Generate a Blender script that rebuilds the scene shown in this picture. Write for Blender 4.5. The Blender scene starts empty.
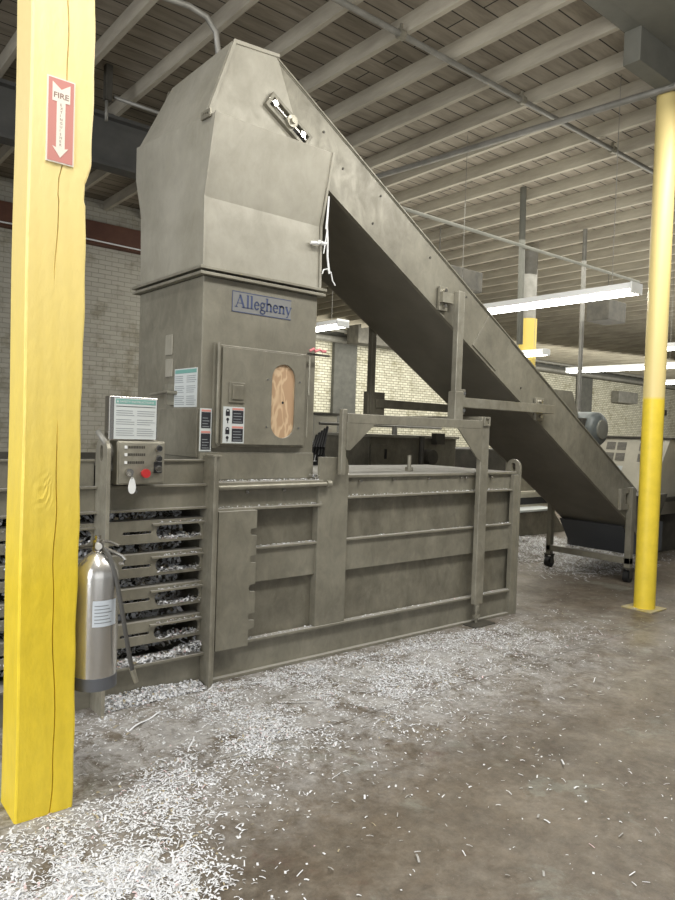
import bpy, bmesh, math, random
from mathutils import Vector, Matrix
from mathutils.geometry import tessellate_polygon
R_ = random.Random(7)
SC = bpy.context.scene
COL = SC.collection
PI = math.pi

# ---------------------------------------------------------------- camera
YAW, PITCH, ROLL, FPX = 0.880097, -0.0275066, 0.0339628, 696.15
Fv = Vector((math.cos(YAW)*math.cos(PITCH), math.sin(YAW)*math.cos(PITCH), math.sin(PITCH)))
R0 = Vector((math.sin(YAW), -math.cos(YAW), 0)); U0 = R0.cross(Fv)
Rv = math.cos(ROLL)*R0 + math.sin(ROLL)*U0; Uv = -math.sin(ROLL)*R0 + math.cos(ROLL)*U0
cd = bpy.data.cameras.new('camera'); cam = bpy.data.objects.new('camera', cd); COL.objects.link(cam)
M = Matrix((Rv, Uv, -Fv)).transposed().to_4x4(); M.translation = Vector((0, 0, 1.55)); cam.matrix_world = M
cd.sensor_fit = 'HORIZONTAL'; cd.sensor_width = 36; cd.lens = 36*FPX/675
cd.clip_start = 0.05; cd.clip_end = 200
SC.camera = cam
# ---------------------------------------------------------------- light, exposure
w = bpy.data.worlds.new('world'); SC.world = w; w.use_nodes = True
w.node_tree.nodes['Background'].inputs[0].default_value = (0.95, 0.98, 1.0, 1)
w.node_tree.nodes['Background'].inputs[1].default_value = 0.22
def area(name, loc, target, sx, sy, power, col=(1, 1, 1)):
    l = bpy.data.lights.new(name, 'AREA'); l.shape = 'RECTANGLE'; l.size = sx; l.size_y = sy; l.energy = power; l.color = col
    o = bpy.data.objects.new(name, l); COL.objects.link(o); o.location = loc
    o.rotation_euler = (Vector(target)-Vector(loc)).to_track_quat('-Z', 'Y').to_euler(); return o
area('daylight_left_opening', (-4.5, 1.5, 2.6), (2.0, 3.0, 1.2), 5, 3.6, 390, (0.97, 0.98, 1.0))
area('daylight_rear_opening', (0.0, -4.5, 2.4), (2.5, 3.5, 0.8), 6, 3.6, 70, (0.98, 0.99, 1.0))
area('ceiling_tubes_near', (0.6, 1.6, 4.7), (0.6, 1.8, 0), 0.5, 3.0, 120, (1.0, 0.98, 0.93))
area('ceiling_tubes_mid', (4.6, 1.7, 4.45), (4.5, 2.3, 0), 3.6, 0.3, 185, (1.0, 0.98, 0.93))
area('near_fill_upward', (2.6, 0.5, 3.4), (2.7, 0.9, 5), 0.5, 4.0, 95, (1.0, 0.97, 0.90))  # unseen fill panel added to lift the near ceiling
area('hall_fill_down', (13, 8.0, 4.6), (13, 8.5, 0), 14, 6.0, 620, (1.0, 0.98, 0.90))  # unseen broad panel standing in for the hall lamps' downward light
area('hall_fill_upward', (13, 7.0, 3.2), (13, 7.5, 5), 14, 6.0, 330, (1.0, 0.98, 0.90))  # unseen panel added to brighten the hall ceiling, boosting the lamps' upward light
area('hall_wall_fill', (26, 14.0, 4.2), (27, 19, 2.0), 30, 1.0, 1100, (1.0, 0.98, 0.88))  # unseen strip added to brighten the far brick wall
vs = SC.view_settings
vs.view_transform = 'Standard'; vs.look = 'None'; vs.gamma = 1; vs.use_curve_mapping = False; vs.exposure = 0.06

# ---------------------------------------------------------------- materials
def mat(name, col, rough=0.6, metal=0.0, var=0.0, col2=None, scale=4.0, bump=0.0, bscale=60.0, stretch=(1, 1, 1), dust=None, detail=6, thresh=(0.35, 0.65), emit=None, wear=0.0):
    m = bpy.data.materials.new(name); m.use_nodes = True
    nt = m.node_tree; N = nt.nodes; L = nt.links; b = N['Principled BSDF']
    b.inputs['Roughness'].default_value = rough; b.inputs['Metallic'].default_value = metal
    b.inputs['Base Color'].default_value = (*col, 1)
    geo = N.new('ShaderNodeNewGeometry')
    mp = N.new('ShaderNodeMapping'); L.new(geo.outputs['Position'], mp.inputs[0]); mp.inputs['Scale'].default_value = stretch
    last = None
    if col2 is not None:
        nz = N.new('ShaderNodeTexNoise'); L.new(mp.outputs[0], nz.inputs['Vector']); nz.inputs['Scale'].default_value = scale; nz.inputs['Detail'].default_value = detail
        nz.inputs['Roughness'].default_value = 0.62
        cr = N.new('ShaderNodeValToRGB'); L.new(nz.outputs['Fac'], cr.inputs[0])
        cr.color_ramp.elements[0].position = thresh[0]; cr.color_ramp.elements[1].position = thresh[1]
        cr.color_ramp.elements[0].color = (*col, 1); cr.color_ramp.elements[1].color = (*col2, 1)
        last = cr.outputs[0]
    if wear and last is not None:   # rubbed streaks and scuffs
        mw = N.new('ShaderNodeMapping'); L.new(geo.outputs['Position'], mw.inputs[0]); mw.inputs['Scale'].default_value = (1.5, 1.5, .9)
        nw = N.new('ShaderNodeTexNoise'); L.new(mw.outputs[0], nw.inputs['Vector']); nw.inputs['Scale'].default_value = 7; nw.inputs['Detail'].default_value = 9; nw.inputs['Roughness'].default_value = .72; nw.inputs['Distortion'].default_value = .7
        cw = N.new('ShaderNodeValToRGB'); L.new(nw.outputs['Fac'], cw.inputs[0]); cw.color_ramp.elements[0].position = .33; cw.color_ramp.elements[1].position = .68
        cw.color_ramp.elements[0].color = (1-wear, 1-wear, 1-wear*1.05, 1); cw.color_ramp.elements[1].color = (1+wear*.7, 1+wear*.7, 1+wear*.65, 1)
        xw = N.new('ShaderNodeMix'); xw.data_type = 'RGBA'; xw.blend_type = 'MULTIPLY'; xw.inputs[0].default_value = 1; L.new(last, xw.inputs[6]); L.new(cw.outputs[0], xw.inputs[7]); last = xw.outputs[2]
        rw = N.new('ShaderNodeMapRange'); L.new(nw.outputs['Fac'], rw.inputs[0]); rw.inputs[1].default_value = .3; rw.inputs[2].default_value = .7; rw.inputs[3].default_value = rough+.12; rw.inputs[4].default_value = rough-.14; L.new(rw.outputs[0], b.inputs['Roughness'])
    if dust is not None:   # settled dust on upward faces plus rubbed patches
        sx = N.new('ShaderNodeSeparateXYZ'); L.new(geo.outputs['Normal'], sx.inputs[0])
        mr = N.new('ShaderNodeMapRange'); L.new(sx.outputs['Z'], mr.inputs[0]); mr.inputs[1].default_value = 0.5; mr.inputs[2].default_value = 0.95; mr.inputs[4].default_value = dust[3]
        mx = N.new('ShaderNodeMix'); mx.data_type = 'RGBA'; L.new(mr.outputs[0], mx.inputs[0])
        if last is not None: L.new(last, mx.inputs[6])
        else: mx.inputs[6].default_value = (*col, 1)
        mx.inputs[7].default_value = (*dust[:3], 1); last = mx.outputs[2]
    if last is not None: L.new(last, b.inputs['Base Color'])
    if bump > 0:
        nb = N.new('ShaderNodeTexNoise'); L.new(mp.outputs[0], nb.inputs['Vector']); nb.inputs['Scale'].default_value = bscale; nb.inputs['Detail'].default_value = 5
        bp = N.new('ShaderNodeBump'); L.new(nb.outputs['Fac'], bp.inputs['Height']); bp.inputs['Strength'].default_value = bump; bp.inputs['Distance'].default_value = 0.01
        L.new(bp.outputs[0], b.inputs['Normal'])
    if emit:
        b.inputs['Emission Color'].default_value = (*emit[:3], 1); b.inputs['Emission Strength'].default_value = emit[3]
    return m

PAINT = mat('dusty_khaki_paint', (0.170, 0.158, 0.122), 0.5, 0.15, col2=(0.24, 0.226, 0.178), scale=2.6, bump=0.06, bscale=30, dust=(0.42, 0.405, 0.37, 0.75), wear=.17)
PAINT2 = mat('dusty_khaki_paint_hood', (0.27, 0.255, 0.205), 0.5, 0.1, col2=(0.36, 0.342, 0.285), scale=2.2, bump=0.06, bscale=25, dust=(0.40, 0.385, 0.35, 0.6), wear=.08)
PAINTD = mat('worn_and_shaded_olive', (0.145, 0.134, 0.103), 0.48, 0.15, col2=(0.21, 0.196, 0.152), scale=5, bump=0.06, bscale=40, wear=.22)
STEEL = mat('worn_bare_steel', (0.24, 0.224, 0.178), 0.42, 0.4, col2=(0.34, 0.322, 0.262), scale=5, bump=0.05, bscale=50, wear=.18)
DARK = mat('dark_grimy_steel', (0.045, 0.042, 0.034), 0.6, 0.2, col2=(0.085, 0.078, 0.062), scale=6)
DARKB = mat('dark_girder_paint', (0.06, 0.06, 0.055), 0.7, col2=(0.09, 0.088, 0.08), scale=3)
BLACK = mat('black_rubber', (0.012, 0.012, 0.012), 0.55)
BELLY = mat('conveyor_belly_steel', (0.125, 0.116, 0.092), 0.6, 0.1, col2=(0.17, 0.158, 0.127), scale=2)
STAINL = mat('dull_stainless', (0.74, 0.73, 0.70), 0.24, 0.78, col2=(0.55, 0.54, 0.51), scale=7, bump=0.02, bscale=20, stretch=(1, 1, .25))
CHROME = mat('brushed_stainless', (0.66, 0.64, 0.60), 0.27, 1.0, col2=(0.52, 0.505, 0.47), scale=9, bump=0.02, bscale=20, stretch=(1, 1, .2))
BAND = mat('grey_plastic_skirt', (0.10, 0.105, 0.115), 0.45)
TAILB = mat('dark_blue_grey_steel', (0.058, 0.062, 0.068), 0.6)
WHITE = mat('white_plastic', (0.72, 0.73, 0.72), 0.5)
PAPER = mat('printed_paper_white', (0.52, 0.55, 0.54), 0.55)
PAPERB = mat('pale_blue_label', (0.58, 0.63, 0.68), 0.45)
INK = mat('grey_ink', (0.24, 0.26, 0.27), 0.6)
INKB = mat('black_ink', (0.02, 0.02, 0.025), 0.5)
TEAL = mat('teal_sign_band', (0.16, 0.34, 0.30), 0.5)
BLUE = mat('faded_navy_paint', (0.040, 0.058, 0.135), 0.55)
LABELBG = mat('grey_logo_ground', (0.185, 0.187, 0.182), 0.5)
RED = mat('red_enamel', (0.45, 0.03, 0.03), 0.35)
PINK = mat('pink_ribbon', (0.70, 0.22, 0.24), 0.6)
SIGNR = mat('sun_faded_red_sign', (0.56, 0.235, 0.20), 0.5)
SIGNW = mat('sign_cream_white', (0.78, 0.72, 0.62), 0.5)
SIGNT = mat('sign_faded_text', (0.27, 0.17, 0.13), 0.6)
PLY = None
GALV = mat('galvanised_conduit', (0.21, 0.205, 0.18), 0.5, 0.3, col2=(0.30, 0.29, 0.26), scale=5)
GIRD = mat('grey_painted_girder', (0.13, 0.13, 0.108), 0.7, col2=(0.17, 0.168, 0.142), scale=3)
JOIST = mat('whitewashed_timber', (0.47, 0.435, 0.35), 0.85, col2=(0.33, 0.30, 0.24), scale=1.6, bump=0.3, bscale=10, stretch=(4, .8, 4))
GREYBLUE = mat('grey_blue_motor_enamel', (0.095, 0.108, 0.108), 0.45, 0.2, col2=(0.14, 0.155, 0.15), scale=8)
BEIGE = mat('beige_enamel', (0.50, 0.47, 0.38), 0.55, col2=(0.42, 0.395, 0.32), scale=5)
MESHG = mat('dark_grille', (0.16, 0.15, 0.13), 0.7)
REDWOOD = mat('red_brown_header', (0.075, 0.028, 0.016), 0.7, col2=(0.11, 0.045, 0.026), scale=3)
PILA = mat('grey_pilaster_paint', (0.075, 0.075, 0.066), 0.8, col2=(0.105, 0.103, 0.09), scale=5)
HOSE = mat('grey_rubber_hose', (0.07, 0.068, 0.062), 0.5)
SHW = mat('white_paper_shred', (0.72, 0.73, 0.75), 0.7)
SHG = mat('grey_paper_shred', (0.36, 0.35, 0.33), 0.75)
SHP = mat('pink_paper_shred', (0.66, 0.50, 0.50), 0.7)
SHK = mat('kraft_paper_shred', (0.42, 0.36, 0.24), 0.7)
SHRED = [SHW, SHG, SHP, SHK]
TUBE = mat('lit_fluorescent_tube', (1, 1, 1), 0.3, emit=(1.0, 0.985, 0.90, 14))

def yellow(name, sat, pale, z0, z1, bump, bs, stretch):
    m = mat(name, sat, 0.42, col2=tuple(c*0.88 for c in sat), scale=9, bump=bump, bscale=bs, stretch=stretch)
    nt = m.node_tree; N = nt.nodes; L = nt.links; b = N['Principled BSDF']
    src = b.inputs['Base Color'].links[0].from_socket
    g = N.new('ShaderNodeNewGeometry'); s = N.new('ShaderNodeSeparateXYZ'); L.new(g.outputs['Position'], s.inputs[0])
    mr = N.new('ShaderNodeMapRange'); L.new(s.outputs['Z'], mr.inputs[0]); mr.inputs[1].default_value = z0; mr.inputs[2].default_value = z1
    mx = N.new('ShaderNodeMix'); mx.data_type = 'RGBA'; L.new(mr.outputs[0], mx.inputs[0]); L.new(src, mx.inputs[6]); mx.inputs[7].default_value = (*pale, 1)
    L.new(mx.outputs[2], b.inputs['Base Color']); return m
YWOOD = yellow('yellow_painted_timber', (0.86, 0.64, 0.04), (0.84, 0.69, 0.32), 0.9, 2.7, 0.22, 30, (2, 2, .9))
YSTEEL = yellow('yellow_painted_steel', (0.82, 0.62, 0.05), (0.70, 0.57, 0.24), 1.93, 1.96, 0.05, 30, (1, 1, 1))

YDUST = mat('dusty_yellow_plate', (0.42, 0.33, 0.08), .7, col2=(0.33, .30, .22), scale=12)
YOLD = mat('old_yellow_steel', (0.58, 0.44, 0.10), .5)
def plywood():
    m = bpy.data.materials.new('plywood_grain'); m.use_nodes = True; nt = m.node_tree; N = nt.nodes; L = nt.links; b = N['Principled BSDF']
    g = N.new('ShaderNodeNewGeometry'); mp = N.new('ShaderNodeMapping'); mp.inputs['Scale'].default_value = (3.4, 1, 1.3); L.new(g.outputs['Position'], mp.inputs[0])
    nz = N.new('ShaderNodeTexNoise'); nz.inputs['Scale'].default_value = 2.6; nz.inputs['Detail'].default_value = 2; nz.inputs['Distortion'].default_value = 1.2; L.new(mp.outputs[0], nz.inputs['Vector'])
    mt = N.new('ShaderNodeMath'); mt.operation = 'MULTIPLY'; mt.inputs[1].default_value = 26; L.new(nz.outputs['Fac'], mt.inputs[0])
    sn = N.new('ShaderNodeMath'); sn.operation = 'SINE'; L.new(mt.outputs[0], sn.inputs[0])
    cr = N.new('ShaderNodeValToRGB'); cr.color_ramp.elements[0].color = (0.40, 0.26, 0.15, 1); cr.color_ramp.elements[1].color = (0.55, 0.40, 0.25, 1); cr.color_ramp.elements[0].position = 0; L.new(sn.outputs[0], cr.inputs[0])
    L.new(cr.outputs[0], b.inputs['Base Color']); b.inputs['Roughness'].default_value = 0.7; return m
PLY = plywood()

def brick(name, c1, c2, mortar, ms=.006, bw=.22, rh=.075):
    m = bpy.data.materials.new(name); m.use_nodes = True; nt = m.node_tree; N = nt.nodes; L = nt.links; b = N['Principled BSDF']
    g = N.new('ShaderNodeNewGeometry'); sp = N.new('ShaderNodeSeparateXYZ'); L.new(g.outputs['Position'], sp.inputs[0])
    cb = N.new('ShaderNodeCombineXYZ'); L.new(sp.outputs['X'], cb.inputs[0]); L.new(sp.outputs['Z'], cb.inputs[1])
    br = N.new('ShaderNodeTexBrick'); L.new(cb.outputs[0], br.inputs['Vector'])
    for k, v in (('Scale', 1.0), ('Mortar Size', ms), ('Mortar Smooth', 0.3), ('Brick Width', bw), ('Row Height', rh)): br.inputs[k].default_value = v
    br.inputs['Color1'].default_value = (*c1, 1); br.inputs['Color2'].default_value = (*c2, 1); br.inputs['Mortar'].default_value = (*mortar, 1)
    nz = N.new('ShaderNodeTexNoise'); nz.inputs['Scale'].default_value = 2.2; nz.inputs['Detail'].default_value = 8; nz.inputs['Roughness'].default_value = .7; L.new(g.outputs['Position'], nz.inputs['Vector'])
    cr = N.new('ShaderNodeValToRGB'); cr.color_ramp.elements[0].position = 0.34; cr.color_ramp.elements[1].position = 0.5; cr.color_ramp.elements[0].color = (0.62, 0.60, 0.52, 1); cr.color_ramp.elements[1].color = (1, 1, 1, 1); L.new(nz.outputs['Fac'], cr.inputs[0])
    mx = N.new('ShaderNodeMix'); mx.data_type = 'RGBA'; mx.blend_type = 'MULTIPLY'; mx.inputs[0].default_value = 1; L.new(br.outputs['Color'], mx.inputs[6]); L.new(cr.outputs[0], mx.inputs[7])
    L.new(mx.outputs[2], b.inputs['Base Color']); b.inputs['Roughness'].default_value = 0.85
    bp = N.new('ShaderNodeBump'); bp.inputs['Strength'].default_value = 0.6; bp.inputs['Distance'].default_value = 0.012; bp.invert = True; L.new(br.outputs['Fac'], bp.inputs['Height']); L.new(bp.outputs[0], b.inputs['Normal'])
    return m
BRICKG = brick('shaded_brick', (0.40, 0.38, 0.32), (0.35, 0.335, 0.28), (0.27, 0.255, 0.21))  # darker brick copy: the left wall's weaker light is put into its colour
BRICK = brick('whitewashed_brick', (0.66, 0.64, 0.52), (0.50, 0.48, 0.38), (0.20, 0.185, 0.14), .012, .25, .095)

def planks():
    m = bpy.data.materials.new('greyed_roof_planks'); m.use_nodes = True; nt = m.node_tree; N = nt.nodes; L = nt.links; b = N['Principled BSDF']
    g = N.new('ShaderNodeNewGeometry')
    br = N.new('ShaderNodeTexBrick'); L.new(g.outputs['Position'], br.inputs['Vector'])
    for k, v in (('Scale', 1.0), ('Mortar Size', 0.007), ('Mortar Smooth', 0.1), ('Brick Width', 3.1), ('Row Height', 0.205)): br.inputs[k].default_value = v
    br.inputs['Color1'].default_value = (0.25, 0.222, 0.175, 1); br.inputs['Color2'].default_value = (0.31, 0.275, 0.22, 1); br.inputs['Mortar'].default_value = (0.02, 0.018, 0.014, 1)
    mp = N.new('ShaderNodeMapping'); mp.inputs['Scale'].default_value = (1, 6, 1); L.new(g.outputs['Position'], mp.inputs[0])
    nz = N.new('ShaderNodeTexNoise'); nz.inputs['Scale'].default_value = 1.4; nz.inputs['Detail'].default_value = 8; nz.inputs['Roughness'].default_value = .7; L.new(mp.outputs[0], nz.inputs['Vector'])
    cr = N.new('ShaderNodeValToRGB'); cr.color_ramp.elements[0].position = 0.3; cr.color_ramp.elements[1].position = 0.65; cr.color_ramp.elements[0].color = (0.6, 0.58, 0.55, 1); cr.color_ramp.elements[1].color = (1.1, 1.1, 1.1, 1); L.new(nz.outputs['Fac'], cr.inputs[0])
    mx = N.new('ShaderNodeMix'); mx.data_type = 'RGBA'; mx.blend_type = 'MULTIPLY'; mx.inputs[0].default_value = 1; L.new(br.outputs['Color'], mx.inputs[6]); L.new(cr.outputs[0], mx.inputs[7])
    L.new(mx.outputs[2], b.inputs['Base Color']); b.inputs['Roughness'].default_value = 0.9; return m
PLANK = planks()

def concrete():
    m = bpy.data.materials.new('stained_concrete'); m.use_nodes = True; nt = m.node_tree; N = nt.nodes; L = nt.links; b = N['Principled BSDF']
    g = N.new('ShaderNodeNewGeometry'); P = g.outputs['Position']
    def noise(scale, det=8, rough=0.65, dist=0, vec=P):
        n = N.new('ShaderNodeTexNoise'); n.inputs['Scale'].default_value = scale; n.inputs['Detail'].default_value = det; n.inputs['Roughness'].default_value = rough; n.inputs['Distortion'].default_value = dist; L.new(vec, n.inputs['Vector']); return n.outputs['Fac']
    def ramp(f, p0, p1, c0, c1):
        c = N.new('ShaderNodeValToRGB'); c.color_ramp.elements[0].position = p0; c.color_ramp.elements[1].position = p1
        c.color_ramp.elements[0].color = (*c0, 1); c.color_ramp.elements[1].color = (*c1, 1); L.new(f, c.inputs[0]); return c.outputs[0]
    def mix(f, a, c, mode='MIX'):
        x = N.new('ShaderNodeMix'); x.data_type = 'RGBA'; x.blend_type = mode
        if isinstance(f, float): x.inputs[0].default_value = f
        else: L.new(f, x.inputs[0])
        for s, v in ((6, a), (7, c)):
            if isinstance(v, tuple): x.inputs[s].default_value = (*v, 1)
            else: L.new(v, x.inputs[s])
        return x.outputs[2]
    def math_(op, a, c=None, d=None):
        x = N.new('ShaderNodeMath'); x.operation = op; x.use_clamp = False
        for i, v in enumerate((a, c, d)):
            if v is None: continue
            if isinstance(v, (int, float)): x.inputs[i].default_value = v
            else: L.new(v, x.inputs[i])
        return x.outputs[0]
    base = ramp(noise(0.9), 0.35, 0.68, (0.085, 0.066, 0.047), (0.165, 0.138, 0.103))
    base = mix(ramp(noise(7, 10, 0.75), 0.40, 0.70, (0, 0, 0), (1, 1, 1)), base, (0.185, 0.165, 0.135))
    base = mix(math_('MULTIPLY', ramp(noise(1.7, 6, 0.7, 0.6), 0.57, 0.62, (0, 0, 0), (1, 1, 1)), 0.38), base, (0.25, 0.27, 0.235))   # grey-green worn paint patches
    base = mix(math_('MULTIPLY', ramp(noise(2.3, 6, 0.7, 0.4), 0.60, 0.68, (0, 0, 0), (1, 1, 1)), 0.35), base, (0.11, 0.045, 0.035))   # reddish stains
    # pale paper dust trodden in along the machine: fades out with distance from its long side
    s = N.new('ShaderNodeSeparateXYZ'); L.new(P, s.inputs[0])
    band = math_('SUBTRACT', 1.0, math_('DIVIDE', math_('ABSOLUTE', math_('SUBTRACT', s.outputs['Y'], 3.15)), 1.15))
    band = math_('MAXIMUM', band, 0.0)
    xr = N.new('ShaderNodeMapRange'); L.new(s.outputs['X'], xr.inputs[0]); xr.inputs[1].default_value = 6.0; xr.inputs[2].default_value = 3.8
    band = math_('MULTIPLY', band, xr.outputs[0])
    grain = ramp(noise(4, 14, 0.88, 0.5), 0.43, 0.60, (0, 0, 0), (1, 1, 1))
    dust = math_('MINIMUM', math_('MULTIPLY', math_('MULTIPLY', band, grain), 1.7), 0.80)
    base = mix(dust, base, (0.46, 0.465, 0.47))
    base = mix(1.0, base, ramp(noise(22, 8, 0.8, 0.4), 0.36, 0.64, (0.74, 0.73, 0.71), (1.16, 1.15, 1.13)), 'MULTIPLY')
    base = mix(1.0, base, ramp(noise(3.2, 8, 0.75, 0.8), 0.40, 0.60, (0.78, 0.76, 0.74), (1.12, 1.11, 1.10)), 'MULTIPLY')
    specks = ramp(noise(55, 3, 0.6), 0.68, 0.72, (0, 0, 0), (1, 1, 1))
    base = mix(math_('MULTIPLY', specks, 0.35), base, (0.42, 0.42, 0.40))
    # expansion joint running along the machine
    jt = math_('LESS_THAN', math_('ABSOLUTE', math_('SUBTRACT', s.outputs['Y'], 2.78)), 0.006)
    base = mix(math_('MULTIPLY', jt, 0.5), base, (0.05, 0.045, 0.04))
    L.new(base, b.inputs['Base Color'])
    rg = ramp(noise(1.3, 5), 0.4, 0.65, (0.42, 0.42, 0.42), (0.75, 0.75, 0.75)); L.new(rg, b.inputs['Roughness'])
    bp = N.new('ShaderNodeBump'); bp.inputs['Strength'].default_value = 0.35; bp.inputs['Distance'].default_value = 0.01; L.new(noise(14, 10, 0.7), bp.inputs['Height']); L.new(bp.outputs[0], b.inputs['Normal'])
    return m
CONC = concrete()

# ---------------------------------------------------------------- mesh helpers (all in world metres)
class MB:
    def __init__(s): s.v = []; s.f = []; s.mi = []; s.cur = 0
    def add(s, vs, fs):
        n = len(s.v); s.v += [tuple(p) for p in vs]
        for f in fs: s.f.append(tuple(n+i for i in f)); s.mi.append(s.cur)
        return s
    def box(s, x0, x1, y0, y1, z0, z1):
        x0, x1 = sorted((x0, x1)); y0, y1 = sorted((y0, y1)); z0, z1 = sorted((z0, z1))
        return s.add([(x, y, z) for z in (z0, z1) for y in (y0, y1) for x in (x0, x1)],
              [(0, 2, 3, 1), (4, 5, 7, 6), (0, 1, 5, 4), (2, 6, 7, 3), (0, 4, 6, 2), (1, 3, 7, 5)])
    def prism(s, plane, outer, c0, c1, holes=()):
        def mp(u, v, c): return {'XZ': (u, c, v), 'YZ': (c, u, v), 'XY': (u, v, c)}[plane]
        loops = [list(outer)]+[list(h) for h in holes]
        flat = [p for l in loops for p in l]
        tris = tessellate_polygon([[Vector((a, b_, 0)) for a, b_ in l] for l in loops])
        n = len(flat)
        vs = [mp(a, b_, c0) for a, b_ in flat]+[mp(a, b_, c1) for a, b_ in flat]
        fs = [tuple(t) for t in tris]+[tuple(i+n for i in reversed(t)) for t in tris]
        k = 0
        for l in loops:
            m = len(l)
            for i in range(m):
                a, b_ = k+i, k+(i+1) % m
                fs.append((a, b_, b_+n, a+n))
            k += m
        return s.add(vs, fs)
    def tube(s, pts, r, seg=10, caps=True, r1=None):
        pts = [Vector(p) for p in pts]; n = len(pts); vs = []; fs = []
        up = Vector((0, 0, 1)) if abs((pts[-1]-pts[0]).normalized().z) < 0.9 else Vector((1, 0, 0))
        for i, p in enumerate(pts):
            d = (pts[min(i+1, n-1)]-pts[max(i-1, 0)]).normalized()
            a = d.cross(up); a = a.normalized() if a.length > 1e-4 else d.orthogonal().normalized(); b_ = d.cross(a).normalized()
            rr = r if r1 is None else r+(r1-r)*i/(n-1)
            for k in range(seg):
                t = 2*PI*k/seg; vs.append(p+a*rr*math.cos(t)+b_*rr*math.sin(t))
        for i in range(n-1):
            for k in range(seg):
                k2 = (k+1) % seg; fs.append((i*seg+k, i*seg+k2, (i+1)*seg+k2, (i+1)*seg+k))
        if caps: fs += [tuple(range(seg))[::-1], tuple(range((n-1)*seg, n*seg))]
        return s.add(vs, fs)
    def cyl(s, p0, p1, r, seg=20, r1=None): return s.tube([p0, p1], r, seg, True, r1)
    def lathe(s, c, prof, seg=40):
        vs = []; fs = []
        for r, z in prof:
            for k in range(seg): t = 2*PI*k/seg; vs.append((c[0]+r*math.cos(t), c[1]+r*math.sin(t), c[2]+z))
        for i in range(len(prof)-1):
            for k in range(seg): k2 = (k+1) % seg; fs.append((i*seg+k, i*seg+k2, (i+1)*seg+k2, (i+1)*seg+k))
        fs += [tuple(range(seg))[::-1], tuple(range((len(prof)-1)*seg, len(prof)*seg))]
        return s.add(vs, fs)
    def sphere(s, c, r, seg=12):
        return s.lathe((c[0], c[1], c[2]), [(max(1e-4, r*math.sin(PI*i/seg)), -r*math.cos(PI*i/seg)) for i in range(seg+1)], seg*2)
BASE = {}
def link_mesh(name, mb, mats, base, smooth=False, bevel=0.0):
    me = bpy.data.meshes.new(name); bx, by, bz = base
    me.from_pydata([(x-bx, y-by, z-bz) for x, y, z in mb.v], [], mb.f)
    if not isinstance(mats, (list, tuple)): mats = [mats]
    for m in mats: me.materials.append(m)
    if len(mats) > 1: me.polygons.foreach_set('material_index', mb.mi)
    bm = bmesh.new(); bm.from_mesh(me); bmesh.ops.recalc_face_normals(bm, faces=bm.faces)
    if smooth:
        for f in bm.faces: f.smooth = len(f.verts) == 4
        for e in bm.edges:
            if len(e.link_faces) == 2 and e.calc_face_angle(0) > 0.7: e.smooth = False
    bm.to_mesh(me); bm.free(); me.update()
    o = bpy.data.objects.new(name, me); COL.objects.link(o)
    if bevel:
        b = o.modifiers.new('bevel', 'BEVEL'); b.width = bevel; b.segments = 2; b.limit_method = 'ANGLE'; b.angle_limit = 0.9; b.harden_normals = False
    return o
def thing(name, label, cat, base, group=None):
    o = bpy.data.objects.new(name, None); COL.objects.link(o); o.location = base; o.empty_display_size = 0.1
    o['label'] = label; o['category'] = cat
    if group: o['group'] = group
    BASE[o.name] = tuple(base); return o
def part(name, mb, mats, parent, smooth=False, bevel=0.0, label=None, stuff=False):
    base = BASE[parent.name]; o = link_mesh(name, mb, mats, base, smooth, bevel); o.parent = parent; BASE[o.name] = base
    if label: o['label'] = label
    if stuff: o['kind'] = 'stuff'
    return o
def solo(name, mb, mats, label, cat, base, group=None, smooth=False, bevel=0.0, kind=None):
    o = link_mesh(name, mb, mats, base, smooth, bevel); o.location = base
    o['label'] = label; o['category'] = cat
    if group: o['group'] = group
    if kind: o['kind'] = kind
    BASE[o.name] = tuple(base); return o
def struct(name, mb, mats, bevel=0.0):
    o = link_mesh(name, mb, mats, (0, 0, 0), False, bevel); o['kind'] = 'structure'; return o
def circ(cx, cy, r, n=16, ry=None): return [(cx+r*math.cos(2*PI*i/n), cy+(ry or r)*math.sin(2*PI*i/n)) for i in range(n)]
def stadium(x0, x1, z0, z1, n=8):
    """upright slot"""
    r = (x1-x0)/2; cx = (x0+x1)/2
    return [(cx+r*math.cos(PI*i/n), z1-r+r*math.sin(PI*i/n)) for i in range(n+1)]+[(cx-r*math.cos(PI*i/n), z0+r-r*math.sin(PI*i/n)) for i in range(n+1)]
def hstad(x0, x1, z0, z1, n=6): return [(b_, a) for a, b_ in stadium(z0, z1, x0, x1, n)]
def text(s, h, org, right, up, normal, bold=0.0, depth=0.0015, width=None):
    """sans lettering as a mesh; org = lower left corner"""
    cu = bpy.data.curves.new('t', 'FONT'); cu.body = s; cu.size = 1; cu.offset = bold; cu.resolution_u = 3
    ob = bpy.data.objects.new('t', cu); COL.objects.link(ob)
    me = bpy.data.meshes.new_from_object(ob)
    bpy.data.objects.remove(ob); vs = [v.co.copy() for v in me.vertices]; fs = [tuple(p.vertices) for p in me.polygons]
    bpy.data.meshes.remove(me)
    x0 = min(v.x for v in vs); x1 = max(v.x for v in vs); sy = h/0.72; sx = (width/(x1-x0)) if width else sy
    org, right, up, normal = map(Vector, (org, right, up, normal))
    mb = MB(); mb.add([org+right*((v.x-x0)*sx)+up*(v.y*sy)+normal*depth for v in vs], fs); return mb
def merge(a, b_):
    n = len(a.v); a.v += b_.v; a.f += [tuple(i+n for i in f) for f in b_.f]; a.mi += [a.cur]*len(b_.f); return a

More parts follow.
